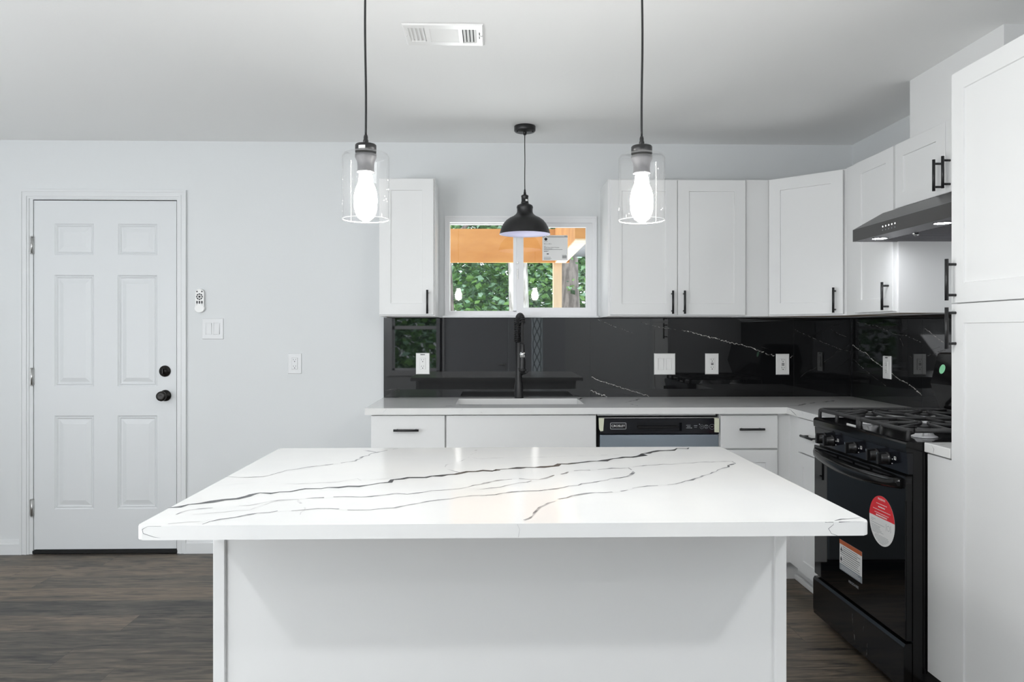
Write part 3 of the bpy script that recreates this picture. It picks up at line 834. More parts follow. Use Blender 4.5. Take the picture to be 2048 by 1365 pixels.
# ================================================================== WORKTOPS
VK = {'d': 1, 'g': 2, 'f': 3}
def veins(b, data, ztop, yfront):
    for kind, w, pts in data:
        top = all(p[2] > ztop - .001 for p in pts)
        nrm = (0, 0, 1) if top else (0, -1, 0)
        wd = w * ({'d': .0027, 'g': .0026, 'f': .0024}[kind] if top else .0009)
        if not top:
            pts = [(p[0], yfront, min(p[2], ztop - .001)) for p in pts]
        else:
            pts = [(p[0], p[1], ztop) for p in pts]
        b.ribbon(pts, wd, nrm, VK[kind], gap={'d': 0, 'g': .05, 'f': .12}[kind])
ISLAND_VEINS = [('d',6,[(-0.705,1.663,0.905),(-0.652,1.703,0.905),(-0.612,1.739,0.905),(-0.569,1.777,0.905),(-0.566,1.793,0.905),(-0.509,1.821,0.905),(-0.457,1.858,0.905),(-0.419,1.859,0.905),(-0.406,1.872,0.905),(-0.311,1.899,0.905),(-0.287,1.922,0.905),(-0.237,1.976,0.905),(-0.164,2.013,0.905),(-0.087,2.056,0.905),(-0.047,2.077,0.905),(0.018,2.095,0.905)]),('d',7,[(0.038,2.115,0.905),(0.071,2.129,0.905),(0.214,2.189,0.905),(0.306,2.237,0.905),(0.422,2.304,0.905),(0.465,2.37,0.905),(0.59,2.454,0.905),(0.643,2.487,0.905)]),('d',6,[(-0.037,2.087,0.905),(-0.005,2.077,0.905),(0.038,2.115,0.905)]),('g',2.5,[(-0.705,2.018,0.905),(-0.639,2.009,0.905),(-0.607,2.016,0.905),(-0.589,2.055,0.905),(-0.569,2.109,0.905),(-0.529,2.151,0.905),(-0.462,2.204,0.905),(-0.408,2.256,0.905),(-0.402,2.316,0.905),(-0.371,2.412,0.905),(-0.352,2.441,0.905),(-0.312,2.495,0.905)]),('g',2,[(-0.42,2.458,0.905),(-0.365,2.411,0.905)]),('f',1.6,[(-0.694,1.897,0.905),(-0.647,1.919,0.905),(-0.571,1.941,0.905),(-0.498,1.915,0.905),(-0.455,1.926,0.905),(-0.393,1.941,0.905),(-0.354,1.984,0.905),(-0.34,1.959,0.905),(-0.249,1.994,0.905)]),('g',2,[(-0.662,1.6,0.905),(-0.649,1.644,0.905),(-0.608,1.661,0.905)]),('f',2,[(-0.627,1.599,0.905),(-0.57,1.622,0.905),(-0.521,1.638,0.905),(-0.487,1.726,0.905),(-0.446,1.744,0.905)]),('f',2,[(-0.59,1.665,0.905),(-0.559,1.682,0.905),(-0.535,1.682,0.905),(-0.515,1.708,0.905),(-0.481,1.736,0.905),(-0.445,1.741,0.905),(-0.427,1.697,0.905),(-0.41,1.661,0.905),(-0.402,1.635,0.905),(-0.403,1.594,0.905)]),('f',2.5,[(-0.645,1.523,0.905),(-0.612,1.54,0.905),(-0.589,1.539,0.905)]),('g',2.5,[(-0.576,1.518,0.905),(-0.555,1.558,0.905),(-0.511,1.596,0.905),(-0.459,1.628,0.905),(-0.403,1.638,0.905),(-0.353,1.647,0.905),(-0.291,1.632,0.905),(-0.214,1.651,0.905),(-0.17,1.691,0.905),(-0.123,1.727,0.905),(-0.079,1.755,0.905),(-0.023,1.774,0.905)]),('g',2,[(-0.43,1.748,0.905),(-0.349,1.766,0.905),(-0.305,1.761,0.905),(-0.229,1.799,0.905),(-0.202,1.788,0.905),(-0.148,1.829,0.905),(-0.083,1.849,0.905),(-0.029,1.904,0.905),(-0.002,1.939,0.905)]),('f',2,[(-0.137,2.127,0.905),(-0.135,2.187,0.905),(-0.1,2.233,0.905),(-0.075,2.305,0.905),(-0.071,2.368,0.905),(-0.055,2.411,0.905),(-0.057,2.481,0.905)]),('f',2,[(-0.07,2.315,0.905),(-0.035,2.28,0.905),(0.019,2.306,0.905)]),('g',2.5,[(-0.131,2.119,0.905),(-0.087,2.056,0.905)]),('f',1.6,[(-0.041,2.29,0.905),(0.077,2.302,0.905),(0.228,2.327,0.905),(0.394,2.349,0.905)]),('g',2.5,[(-0.034,1.899,0.905),(-0.005,1.936,0.905),(0.066,1.973,0.905),(0.116,1.958,0.905),(0.161,2.019,0.905),(0.22,2.08,0.905),(0.31,2.108,0.905),(0.378,2.122,0.905),(0.381,2.091,0.905),(0.378,2.048,0.905),(0.35,1.993,0.905),(0.304,1.967,0.905),(0.242,1.912,0.905),(0.172,1.858,0.905),(0.108,1.821,0.905),(0.037,1.805,0.905),(-0.032,1.763,0.905)]),('g',2.2,[(-0.033,1.84,0.905),(0.015,1.862,0.905),(0.064,1.917,0.905),(0.116,1.951,0.905)]),('g',2.5,[(0.392,2.137,0.905),(0.465,2.167,0.905),(0.557,2.197,0.905),(0.618,2.212,0.905),(0.701,2.22,0.905),(0.702,2.187,0.905),(0.646,2.115,0.905),(0.554,2.001,0.905),(0.51,1.944,0.905),(0.433,1.883,0.905),(0.381,1.87,0.905),(0.338,1.843,0.905),(0.303,1.809,0.905),(0.221,1.789,0.905),(0.182,1.762,0.905),(0.147,1.728,0.905),(0.122,1.689,0.905),(0.1,1.648,0.905),(0.081,1.573,0.905),(0.047,1.519,0.905)]),('g',1.6,[(0.047,1.516,0.905),(0.052,1.51,0.893),(0.049,1.51,0.878)]),('g',2.5,[(0.741,1.684,0.905),(0.693,1.619,0.905),(0.665,1.567,0.905),(0.673,1.542,0.905),(0.682,1.51,0.904)]),('g',1.6,[(0.682,1.51,0.903),(0.682,1.51,0.899),(0.672,1.51,0.891),(0.678,1.51,0.881),(0.69,1.51,0.877)]),('g',2,[(0.687,1.516,0.905),(0.729,1.533,0.905),(0.751,1.54,0.905)]),('g',1.6,[(-0.653,1.52,0.905),(-0.679,1.51,0.905),(-0.69,1.51,0.898),(-0.688,1.51,0.89),(-0.668,1.51,0.883),(-0.654,1.51,0.881)])]
COUNTER_VEINS = [('d',4,[(-0.248,3.92,0.905),(-0.22,3.919,0.905),(-0.195,3.91,0.905)]),('g',4,[(-0.203,3.99,0.905),(-0.093,3.988,0.905),(-0.059,3.966,0.905)]),('d',4,[(0.476,4.299,0.905),(0.519,4.401,0.905),(0.584,4.447,0.905)]),('f',1.2,[(0.101,3.887,0.905),(0.096,3.823,0.899),(0.084,3.823,0.882)]),('f',1.2,[(0.194,3.823,0.902),(0.198,3.823,0.894),(0.178,3.823,0.881)]),('d',3,[(-0.065,3.823,0.885),(-0.055,3.823,0.879)]),('f',1.2,[(-0.161,3.865,0.905),(-0.155,3.823,0.899),(-0.171,3.823,0.887)]),('g',4,[(0.707,4.098,0.905),(0.779,4.215,0.905),(0.848,4.34,0.905)]),('g',3,[(0.722,4.022,0.905),(0.744,3.912,0.905)]),('f',1.2,[(0.717,3.844,0.905),(0.733,3.823,0.904),(0.727,3.823,0.88)]),('f',3,[(1.045,4.129,0.905),(1.161,4.206,0.905)]),('g',5,[(1.515,3.88,0.905),(1.612,3.949,0.905),(1.734,4.073,0.905),(1.895,4.188,0.905)]),('d',5,[(-0.64,4.41,0.905),(-0.586,4.45,0.905),(-0.546,4.45,0.905)]),('g',1.2,[(-0.551,3.859,0.905),(-0.537,3.823,0.9),(-0.555,3.823,0.882)])]
SPLASH_VEINS = [('f',1.6,[(0.613,1.361),(0.707,1.322),(0.824,1.279)]),('f',2.2,[(0.863,1.345),(0.941,1.326),(0.988,1.314),(1.066,1.304),(1.113,1.299)]),('w',3.2,[(1.113,1.299),(1.214,1.275),(1.347,1.239),(1.426,1.217),(1.465,1.215),(1.544,1.187),(1.63,1.153),(1.662,1.149)]),('f',1.2,[(1.583,1.201),(1.662,1.17)]),('w',2,[(1.725,1.147),(1.756,1.135),(1.772,1.147)]),('w',2.2,[(0.575,1.023),(0.621,1.002),(0.683,0.984),(0.761,0.957),(0.839,0.934),(0.917,0.909)]),('w',4.5,[(0.567,0.942),(0.613,0.926),(0.668,0.907)]),('f',1.5,[(1.776,1.303),(1.851,1.271),(1.945,1.228),(2.017,1.201),(2.056,1.185),(2.123,1.17)]),('f',1.3,[(1.993,1.306),(2.056,1.271),(2.115,1.252)]),('f',1.2,[(-0.633,0.945),(-0.599,0.952),(-0.551,0.962)]),('f',1.2,[(-0.599,0.942),(-0.544,0.945)])]
SIDE_SPLASH_VEINS = [('w',3,[(4.44,1.212),(4.36,1.185),(4.312,1.173),(4.288,1.171),(4.201,1.133),(4.086,1.095),(3.962,1.054),(3.898,1.035),(3.852,1.027),(3.807,1.014),(3.691,0.974)]),('f',1.6,[(4.445,1.131),(4.41,1.121),(4.351,1.095),(4.183,1.035),(4.052,0.995)]),('f',1.8,[(4.41,1.348),(4.147,1.319),(4.044,1.295),(3.954,1.275),(3.852,1.269),(3.807,1.257),(3.691,1.234)]),('f',1.6,[(3.922,1.267),(3.875,1.207)]),('w',2,[(3.684,1.304),(3.636,1.284),(3.53,1.238)])]
QM = ['quartz', 'vein_dark', 'vein_grey', 'vein_faint']
# L-shaped worktop with the sink cut-out
def grid_slab(b, cells, z0, z1, mi=0):
    """solid made of xy rectangles"""
    xs = sorted({v for c in cells for v in c[:2]}); ys_ = sorted({v for c in cells for v in c[2:]})
    inside = lambda x, y: any(c[0] < x < c[1] and c[2] < y < c[3] for c in cells)
    for i in range(len(xs) - 1):
        for j in range(len(ys_) - 1):
            mx, my = (xs[i] + xs[i + 1]) / 2, (ys_[j] + ys_[j + 1]) / 2
            if not inside(mx, my): continue
            x0, x1, y0, y1 = xs[i], xs[i + 1], ys_[j], ys_[j + 1]
            for z in (z0, z1): b.face([(x0, y0, z), (x1, y0, z), (x1, y1, z), (x0, y1, z)], mi)
            for (px, py, A_, B_) in ((x0 - 1e-4, my, (x0, y0), (x0, y1)), (x1 + 1e-4, my, (x1, y0), (x1, y1)), (mx, y0 - 1e-4, (x0, y0), (x1, y0)), (mx, y1 + 1e-4, (x0, y1), (x1, y1))):
                if not inside(px, py):
                    b.face([(*A_, z0), (*B_, z0), (*B_, z1), (*A_, z1)], mi)
SK = (-.200, .480, 4.018, 4.362)
b = B()
FY = 3.823
grid_slab(b, [(-.645, SK[0], FY, D - .002), (SK[0], SK[1], FY, SK[2]), (SK[0], SK[1], SK[3], D - .002), (SK[1], XR - .002, FY, D - .002), (1.489, XR - .002, 3.361, FY)], .872, CT)
bmesh.ops.remove_doubles(b.bm, verts=b.bm.verts, dist=1e-5)
veins(b, COUNTER_VEINS, CT, FY)
for pts in ([(1.489, 3.80, .90), (1.489, 3.73, .885), (1.489, 3.70, .875)], [(1.489, 3.64, .903), (1.489, 3.62, .89)]):
    b.ribbon(pts, .003, (-1, 0, 0), 2)
tag(b.build('countertop', QM, recalc=False), 'white veined L-shaped quartz countertop along the back wall', 'countertop')
b = B()
b.box(1.489, XR - .002, 2.447, 2.594, .872, CT, bev=.002)
b.ribbon([(1.60, 2.59, CT), (1.55, 2.56, CT), (1.50, 2.53, CT)], .004, (0, 0, 1), 2); b.ribbon([(1.489, 2.55, .903), (1.489, 2.535, .89), (1.489, 2.54, .874)], .003, (-1, 0, 0), 2)
tag(b.build('countertop', QM), 'small white quartz countertop piece between range and pantry', 'countertop')
# island
isl = thing('island_cabinet', (.02, 2.1, 0), 'white island base cabinet with plain panelled back', 'kitchen island')
b = B(); b.box(-.636, .677, 1.806, 2.47, .0, .875); b.build('back_panel', 'cab', isl)
b = B(); b.box(-.6575, -.630, 1.797, 2.475, 0, .875, bev=.0015); b.build('end_panel', 'cab', isl)
b = B(); b.box(.671, .699, 1.797, 2.475, 0, .875, bev=.0015); b.build('end_panel', 'cab', isl)
b = B()
x0, x1, y0, y1 = -.702, .756, 1.510, 2.512
r = .012
poly = []
for cx, cy, a0 in ((x1 - r, y0 + r, -PI / 2), (x1 - r, y1 - r, 0), (x0 + r, y1 - r, PI / 2), (x0 + r, y0 + r, PI)):
    for k in range(6):
        a = a0 + k * PI / 10
        poly.append((cx + r * math.cos(a), cy + r * math.sin(a)))
b.prism(poly, 'z', .8765, CT, bev=.0025)
for f in b.bm.faces: f.smooth = False
bmesh.ops.recalc_face_normals(b.bm, faces=b.bm.faces)
veins(b, ISLAND_VEINS, CT, y0)
tag(b.build('island_countertop', QM, recalc=False), 'large white quartz island countertop with black and grey veins', 'countertop')

# ---- sink and faucet
t = thing('sink', (.14, 4.19, .70), 'undermount white sink basin below the window', 'sink')
b = B()
o = (SK[0] - .012, SK[1] + .012, SK[2] - .012, SK[3] + .012); i = (SK[0] + .003, SK[1] - .003, SK[2] + .003, SK[3] - .003)
for (xa, xb, ya, yb, za, zb) in ((o[0], i[0], o[2], o[3], .66, .8715), (i[1], o[1], o[2], o[3], .66, .8715), (i[0], i[1], o[2], i[2], .66, .8715), (i[0], i[1], i[3], o[3], .66, .8715), (o[0], o[1], o[2], o[3], .64, .66)):
    b.box(xa, xb, ya, yb, za, zb)
b.build('basin', 'plate', t)
b = B(); b.lathe([(.045, 0), (.043, .004), (.02, .002), (0, .002)], (.14, 4.19, .66)); b.build('drain', 'chrome', t)
fx, fy = .147, 4.412
t = thing('faucet', (fx, fy, CT), 'matte black spring-spout kitchen faucet in front of the backsplash', 'faucet')
b = B(); b.lathe([(.027, 0), (.027, .006), (.024, .010), (.0235, .075), (.0205, .085), (.0185, .10), (.0185, .32), (.016, .325), (0, .325)], (fx, fy, CT), n=28); b.build('body', 'black', t)
# spring hose arch
hx, hy = .161, 4.235
A_ = Vector((fx - .010, fy, CT + .322)); top = 1.388
arch = []
for k in range(41):
    s = k / 40
    if s < .35:
        q = s / .35; p = A_.lerp(Vector((fx - .008, fy - .004, 1.335)), q)
    elif s < .8:
        a = (s - .35) / .45 * PI
        p = Vector((0, 0, 0)); cx, cy = (fx - .008 + hx) / 2, (fy + hy) / 2
        p = Vector((fx - .008 + (hx - fx + .008) * (1 - math.cos(a)) / 2, fy + (hy - fy) * (1 - math.cos(a)) / 2, 1.335 + .046 * math.sin(a)))
    else:
        q = (s - .8) / .2; p = Vector((hx, hy, 1.335)).lerp(Vector((hx, hy, 1.225)), q)
    arch.append(p)
b = B(); b.tube(arch, .0068, n=10); b.build('hose', 'rubber', t)
b = B()
N = 24 * 12
pts = []
def along(s):
    f_ = s * 32; i_ = min(int(f_), 31); return arch[i_].lerp(arch[i_ + 1], f_ - i_), (arch[i_ + 1] - arch[i_]).normalized()
for k in range(N + 1):
    p, tv = along(k / N)
    e1 = Vector((1, 0, 0)); e1 = (e1 - tv * e1.dot(tv)).normalized(); e2 = tv.cross(e1)
    a = 2 * PI * k / 12
    pts.append(p + (e1 * math.cos(a) + e2 * math.sin(a)) * .0145)
b.tube(pts, .0032, n=6); b.build('spring_coil', 'black', t)
b = B(); b.lathe([(0, .0), (.0155, .0), (.017, .01), (.0165, .06), (.013, .10), (.0125, .155), (.010, .16), (0, .16)], (hx, hy, 1.062), n=24); b.build('spray_head', 'black', t)
b = B(); b.lathe([(.0174, .085), (.0168, .105), (.0150, .112), (.0150, .085)], (hx, hy, 1.062), n=24, closed=True); b.build('highlight_ring', 'chrome', t, label='bright chrome ring painting the highlight on spray head')  # chrome band stands in for a highlight on the spray head
b = B(); b.tube([(fx, fy - .01, 1.075), (hx - .002, hy + .03, 1.075)], .0055, n=10); b.lathe([(.021, -.006), (.021, .006), (.017, .006), (.017, -.006)], (hx, hy, 1.075), n=24, closed=True); b.build('docking_arm', 'black', t)
b = B(); b.tube([(fx + .015, fy - .01, 1.046), (fx + .034, fy - .03, 1.05), (fx + .047, fy - .06, 1.058)], [.008, .006, .0045], n=10); b.build('lever_handle', 'black', t)

# ================================================================== BACKSPLASH
t = thing('backsplash', (.74, D, CT), 'black polished stone backsplash with white veins on the back wall', 'backsplash')
cutw = [(-.642, .5682), (.5692, 1.776), (1.777, XR - .0125)]
for k, (a, c) in enumerate(cutw):
    b = B()
    b.box(a, c, D - .012, D - .0005, CT + .0005, 1.3725)
    bmesh.ops.recalc_face_normals(b.bm, faces=b.bm.faces)
    for kind, w, pts in SPLASH_VEINS:
        P = [(x, D - .012, z) for x, z in pts]
        mid = sum(p[0] for p in P) / len(P)
        if not (a <= mid <= c): continue
        P = [(min(max(p[0], a), c), p[1], p[2]) for p in P]
        b.ribbon(P, w * .0013, (0, -1, 0), 1 if kind == 'w' else 2, jit=.7, seg=.006, gap=.05 if kind == 'w' else .25)
    b.build('stone_slab', ['tile', 'tile_vein', 'tile_faint'], t, recalc=False)
for jx in (.5682, 1.776):
    b = B(); b.box(jx, jx + .001, D - .0115, D - .001, CT + .001, 1.372); b.build('joint', 'grout', t)
t = thing('backsplash', (XR, 3.5, CT), 'black polished stone backsplash on the right wall behind the range', 'backsplash')
for a, c in ((3.7085, D - .0125), (2.45, 3.7075)):
    b = B()
    b.box(XR - .012, XR - .0005, a, c, CT + .0005, 1.3725)
    bmesh.ops.recalc_face_normals(b.bm, faces=b.bm.faces)
    for kind, w, pts in SIDE_SPLASH_VEINS:
        P = [(XR - .012, y, z) for y, z in pts]
        mid = sum(p[1] for p in P) / len(P)
        if not (a <= mid <= c): continue
        P = [(p[0], min(max(p[1], a), c), p[2]) for p in P]
        b.ribbon(P, w * .0013, (-1, 0, 0), 1 if kind == 'w' else 2, jit=.6, seg=.006, gap=.05 if kind == 'w' else .25)
    b.build('stone_slab', ['tile', 'tile_vein', 'tile_faint'], t, recalc=False)
b = B(); b.box(XR - .0115, XR - .001, 3.7075, 3.7085, CT + .001, 1.372); b.build('joint', 'grout', t)

# ================================================================== OUTLETS AND SWITCHES
def plate_parts(fr, t, wd, ht, m, holes):
    b = B(fr)
    o = (-wd / 2, wd / 2, -ht / 2, ht / 2)
    b.ring(o, ins(o, .003), 0, .006); i = ins(o, .003)
    b.holed(*i, holes, .006)
    for q in holes: b.ring(q, q, .006, .002); b.face([(q[0], q[2], .002), (q[1], q[2], .002), (q[1], q[3], .002), (q[0], q[3], .002)])
    b.face([(o[0], o[2], 0), (o[1], o[2], 0), (o[1], o[3], 0), (o[0], o[3], 0)])
    b.build('cover_plate', m, t)
def outlet(loc, u, n, wd, ht, label, m='plate', usb=False, mark=False):
    fr = frame(loc, u, n)
    t = thing('electrical_outlet', loc, label, 'outlet', 'power outlets')
    plate_parts(fr, t, wd, ht, m, [(-.0172, .0172, -.0342, .0342)])
    b = B(fr); b.box(-.0165, .0165, -.0335, .0335, .003, .0085, bev=.0012); rc = b.build('receptacle', m, t)
    for cz in (.019, -.019):
        b = B(fr)
        o = .004 if usb else 0
        cz = cz + (o if cz > 0 else -o)
        b.box(-.0078, -.0058, cz, cz + .0075, .0083, .0089); b.box(.0052, .0070, cz + .001, cz + .0075, .0083, .0089)
        b.lathe([(.0028, .0083), (.0028, .0089)], (0, cz - .007, 0), n=10)
        b.build('socket_slots', 'slot', rc, label='dark socket slots')
    if usb:
        for cz in (.0015, -.0062):
            b = B(fr); b.box(-.0075, .0075, cz, cz + .0047, .0083, .0089); b.build('reset_button', 'slot', rc, label='small black button')
    if mark:
        b = B(fr)
        for k in range(4): b.box(-.013 + k * .0065, -.0075 + k * .0065, ht / 2 - .012, ht / 2 - .007, .006, .0064)
        b.build('sticker', 'ink', t, label='small dark sticker at the plate top')
    return t
def switch(loc, u, n, wd, ht, label, m='plate'):
    fr = frame(loc, u, n)
    t = thing('light_switch', loc, label, 'light switch', 'double light switches')
    plate_parts(fr, t, wd, ht, m, [(cx - .0175, cx + .0175, -.0345, .0345) for cx in (-.023, .023)])
    for cx in (-.023, .023):
        b = B(fr)
        tl = .006 if cx < 0 else -.006
        P = [(-.0325, .0075 - tl * .4), (0, .0072), (.0325, .0075 + tl * .4)]
        for (wa, na), (wb, nb) in zip(P[:-1], P[1:]):
            b.face([(cx - .0158, wa, na), (cx + .0158, wa, na), (cx + .0158, wb, nb), (cx - .0158, wb, nb)])
            for s in (-.0158, .0158): b.face([(cx + s, wa, na), (cx + s, wb, nb), (cx + s, wb, 0.0025), (cx + s, wa, 0.0025)])
        for (wa, na) in (P[0], P[-1]): b.face([(cx - .0158, wa, na), (cx + .0158, wa, na), (cx + .0158, wa, 0.0025), (cx - .0158, wa, 0.0025)])
        b.build('rocker', m, t)
SY = D - .012
outlet((-1.160, D, 1.104), (1, 0, 0), (0, -1, 0), .080, .120, 'white outlet on the bare white wall between door and cabinets', 'plate_wall')
outlet((-.414, SY, 1.103), (1, 0, 0), (0, -1, 0), .081, .125, 'white outlet with dark sticker on the left end of the black backsplash', mark=True)
outlet((1.288, SY, 1.100), (1, 0, 0), (0, -1, 0), .080, .124, 'white outlet on the black backsplash right of the double switch', usb=True)
outlet((1.709, SY, 1.097), (1, 0, 0), (0, -1, 0), .080, .124, 'white outlet on the black back-wall splash near the corner', usb=True)
outlet((XR - .012, 4.04, 1.097), (0, -1, 0), (-1, 0, 0), .080, .124, 'white outlet seen edge-on on the black splash of the right wall', mark=True)
switch((-1.634, D, 1.307), (1, 0, 0), (0, -1, 0), .124, .122, 'white double rocker switch on the white wall beside the door', 'plate_wall')
switch((1.008, SY, 1.099), (1, 0, 0), (0, -1, 0), .126, .126, 'white double rocker switch on the black backsplash')
# remote control in its wall cradle
t = thing('remote_control', (-1.705, D, 1.47), 'small white remote control with dark buttons mounted beside the door', 'remote control')
rfm = frame((-1.706, D, 1.470), (1, 0, 0), (0, -1, 0))
def rr(w_, h_, r_, n_=6):
    P = []
    for cx, cy, a0 in ((w_ - r_, -h_ + r_, -PI / 2), (w_ - r_, h_ - r_, 0), (-w_ + r_, h_ - r_, PI / 2), (-w_ + r_, -h_ + r_, PI)):
        for k in range(n_): P.append((cx + r_ * math.cos(a0 + k * PI / 2 / (n_ - 1)), cy + r_ * math.sin(a0 + k * PI / 2 / (n_ - 1))))
    return P
b = B(rfm); b.prism(rr(.0245, .068, .021), 'z', .004, .017, bev=.003); b.build('body', 'plate', t)
b = B(rfm); b.prism([(x, y - .049 + .004) for x, y in rr(.028, .023, .022)], 'z', 0, .020, bev=.002); b.build('wall_cradle', 'plate', t)
b = B(rfm)
for cx in (-.014, .014): b.lathe([(.0042, .0165), (.0042, .018)], (cx, .053, 0), n=12)
b.lathe([(.0065, .0165), (.0065, .018)], (0, .023, 0), n=16)
for k in range(8):
    a0 = k * PI / 4 + .10 - PI / 8; a1 = a0 + PI / 4 - .20
    pts = [(r_ * math.cos(a), .023 + r_ * math.sin(a)) for r_, aa in ((.0115, (a0, (a0 + a1) / 2, a1)), (.0190, (a1, (a0 + a1) / 2, a0))) for a in aa]
    b.prism(pts, 'z', .0165, .018)
for cx in (-.014, 0, .014):
    b.prism([(cx + x, -.0095 + y) for x, y in rr(.0042, .0085, .004)], 'z', .0165, .018)
    b.lathe([(.0042, .0165), (.0042, .018)], (cx, -.0265, 0), n=12)
b.build('buttons', 'ink', t, label='dark grey round and pill buttons')

# ================================================================== CEILING VENT
t = thing('ceiling_vent', (-.185, 2.845, CH), 'white rectangular air register on the ceiling', 'air vent')
vf = frame((0, 0, CH), (1, 0, 0), (0, 0, -1))     # local u = X, w = n x u
w_sign = 1 if (vf @ Vector((0, 1, 0))).y > 0 else -1
def vy(y): return y * w_sign
def vb(b, xa, xb, ya, yb, na, nb, mi=0, bev=0):
    b.box(xa, xb, min(vy(ya), vy(yb)), max(vy(ya), vy(yb)), na, nb, mi, bev)
b = B(vf)
X0, X1, Y0, Y1 = -.3335, -.036, 2.742, 2.946
S1 = (-.3135, -.2535, 2.775, 2.902); S2 = (-.236, -.130, 2.782, 2.908); S3 = (-.116, -.064, 2.785, 2.915)
hol = [(q[0], q[1], min(vy(q[2]), vy(q[3])), max(vy(q[2]), vy(q[3]))) for q in (S1, S2, S3)]
full = (X0, X1, min(vy(Y0), vy(Y1)), max(vy(Y0), vy(Y1)))
b.ring(full, ins(full, .006), .001, .006); b.holed(*ins(full, .006), hol, .006)
for q in hol: b.ring(q, q, .006, .0005)
b.build('face_plate', 'plate', t)
b = B(vf); vb(b, X0 + .01, X1 - .01, Y0 + .01, Y1 - .01, .0002, .0006); vb(b, S3[0], S3[1], S3[2], S3[3], .0006, .0009, 1); b.build('duct_backing', ['plate', 'slot'], t)  # flat white backing; black sheet paints the shade behind the right-hand slots
b = B(vf)
for q, n_, sgn in ((S1, 4, 1), (S3, 4, -1)):
    st = (q[1] - q[0]) / n_
    for k in range(n_):
        xa = q[0] + k * st
        p = [(xa, .0008), (xa + st * .75, .0055)] if sgn > 0 else [(xa + st * .28, .0050), (xa + st * .95, .0015)]
        b.face([(p[0][0], vy(q[2]), p[0][1]), (p[1][0], vy(q[2]), p[1][1]), (p[1][0], vy(q[3]), p[1][1]), (p[0][0], vy(q[3]), p[0][1])])
n_ = 11
st = (S2[3] - S2[2]) / n_
for k in range(n_):
    ya = S2[2] + k * st
    b.face([(S2[0], vy(ya), .0046), (S2[1], vy(ya), .0046), (S2[1], vy(ya + st * .92), .0056), (S2[0], vy(ya + st * .92), .0056)])
b.build('vanes', 'plate', t)
b = B(vf); vb(b, -.0545, -.0515, 2.81, 2.87, .006, .0066); b.build('lever_slot', 'slot', t, label='dark damper lever slot')
for sx in (-.325, -.044):
    b = B(vf); b.lathe([(.0045, .006), (.004, .0075), (0, .008)], (sx, vy(2.845), 0), n=12); b.build('screw', 'plate', t)
b = B(vf); b.tube([(-.053, vy(2.835), .006), (-.050, vy(2.832), .014)], .002, n=8); b.build('damper_lever', 'plate', t)

# ================================================================== PENDANTS
def glass_pendant(x, y, label, sticker):
    zt = 1.7445
    t = thing('pendant_light', (x, y, zt), label, 'pendant lamp', 'clear glass island pendants')
    b = B()
    zs = [CH - .02 - (CH - .02 - 1.785) * k / 24 for k in range(25)]
    b.tube([(x + .0022 * math.sin(z * 9 + x * 5) * min(1, (CH - z) * 3, (z - 1.785) * 5), y + .0012 * math.sin(z * 7), z) for z in zs], .0029, n=8); b.build('cord', 'black', t)
    b = B(); b.lathe([(.058, 0), (.058, -.018), (.054, -.024), (0, -.024)], (x, y, CH - .0005), n=32); b.build('ceiling_canopy', 'black', t)
    b = B(); b.lathe([(.0040, .046), (.0055, .040), (.0055, .034), (.0068, .031), (.0068, .022), (0, .022)], (x, y, zt), n=16)
    b.lathe([(.006, .0225), (.0245, .0215), (.0268, .019), (.0268, .0005)], (x, y, zt), n=32); cp = b.build('cap', 'black', t)
    if sticker:
        b = B(); a0 = -PI / 2 - .55
        for k in range(6):
            a, c = a0 + k * .11, a0 + (k + 1) * .11
            b.face([(x + .0271 * math.cos(a), y + .0271 * math.sin(a), zt + .006), (x + .0271 * math.cos(c), y + .0271 * math.sin(c), zt + .006), (x + .0271 * math.cos(c), y + .0271 * math.sin(c), zt + .014), (x + .0271 * math.cos(a), y + .0271 * math.sin(a), zt + .014)])
        b.build('sticker', 'paper', cp, label='tiny white sticker')
    b = B(); b.lathe([(.0270, -.004), (.0272, -.012), (.0225, -.022), (.0212, -.03), (.0212, -.046), (.0222, -.047), (.0222, -.050), (.015, -.050)], (x, y, zt), n=32); b.build('socket', 'socket', t, label='grey lamp socket')
    b = B(); b.lathe([(.0135, -.046), (.0165, -.058), (.0180, -.075), (.0250, -.092), (.0288, -.110), (.0292, -.125), (.0265, -.140), (.019, -.152), (.009, -.158), (0, -.159)], (x, y, zt), n=32); b.build('bulb', 'bulb', t, label='lit white bulb')
    b = B()
    R_, zb = .0592, -.1695
    b.lathe([(.026, -.0005), (.048, -.0008), (.0555, -.004), (R_, -.011), (R_, zb)], (x, y, zt), n=64)
    for f in [f for f in b.bm.faces if len(f.verts) > 4]: b.bm.faces.remove(f)
    gs = b.build('glass_shade', 'shade_glass', t, label='clear seeded glass cylinder')
    b = B(); b.lathe([(R_ + .0005, zb), (R_ + .0005, zb - .0018), (R_ - .0015, zb - .0018), (R_ - .0015, zb)], (x, y, zt), n=64, closed=True); b.build('rim', 'seed', gs, label='bright ground rim of the shade')
    b = B()
    rnd = random.Random(int(abs(x) * 1000))
    for _ in range(26):
        a = rnd.uniform(0, 2 * PI); z = rnd.uniform(-.155, -.014); rr_ = rnd.uniform(.0004, .0009); st = rnd.choice((1, 1, 1, 2.5))
        c, s = R_ * math.cos(a), R_ * math.sin(a)
        b.lathe([(0, -rr_ * st), (rr_, 0), (0, rr_ * st)], (x + c, y + s, zt + z), n=6)
    bb = b.build('bubbles', 'seed', gs, label='tiny air bubbles in the glass'); bb['kind'] = 'stuff'
    return t
glass_pendant(-.3265, 1.95, 'left clear glass pendant over the island, white sticker on its cap', True)
glass_pendant(.3815, 1.95, 'right clear glass pendant over the island, plain black cap', False)
px, py = .1685, 4.10
t = thing('pendant_light', (px, py, 1.815), 'black metal dome pendant hanging in front of the window', 'pendant lamp')
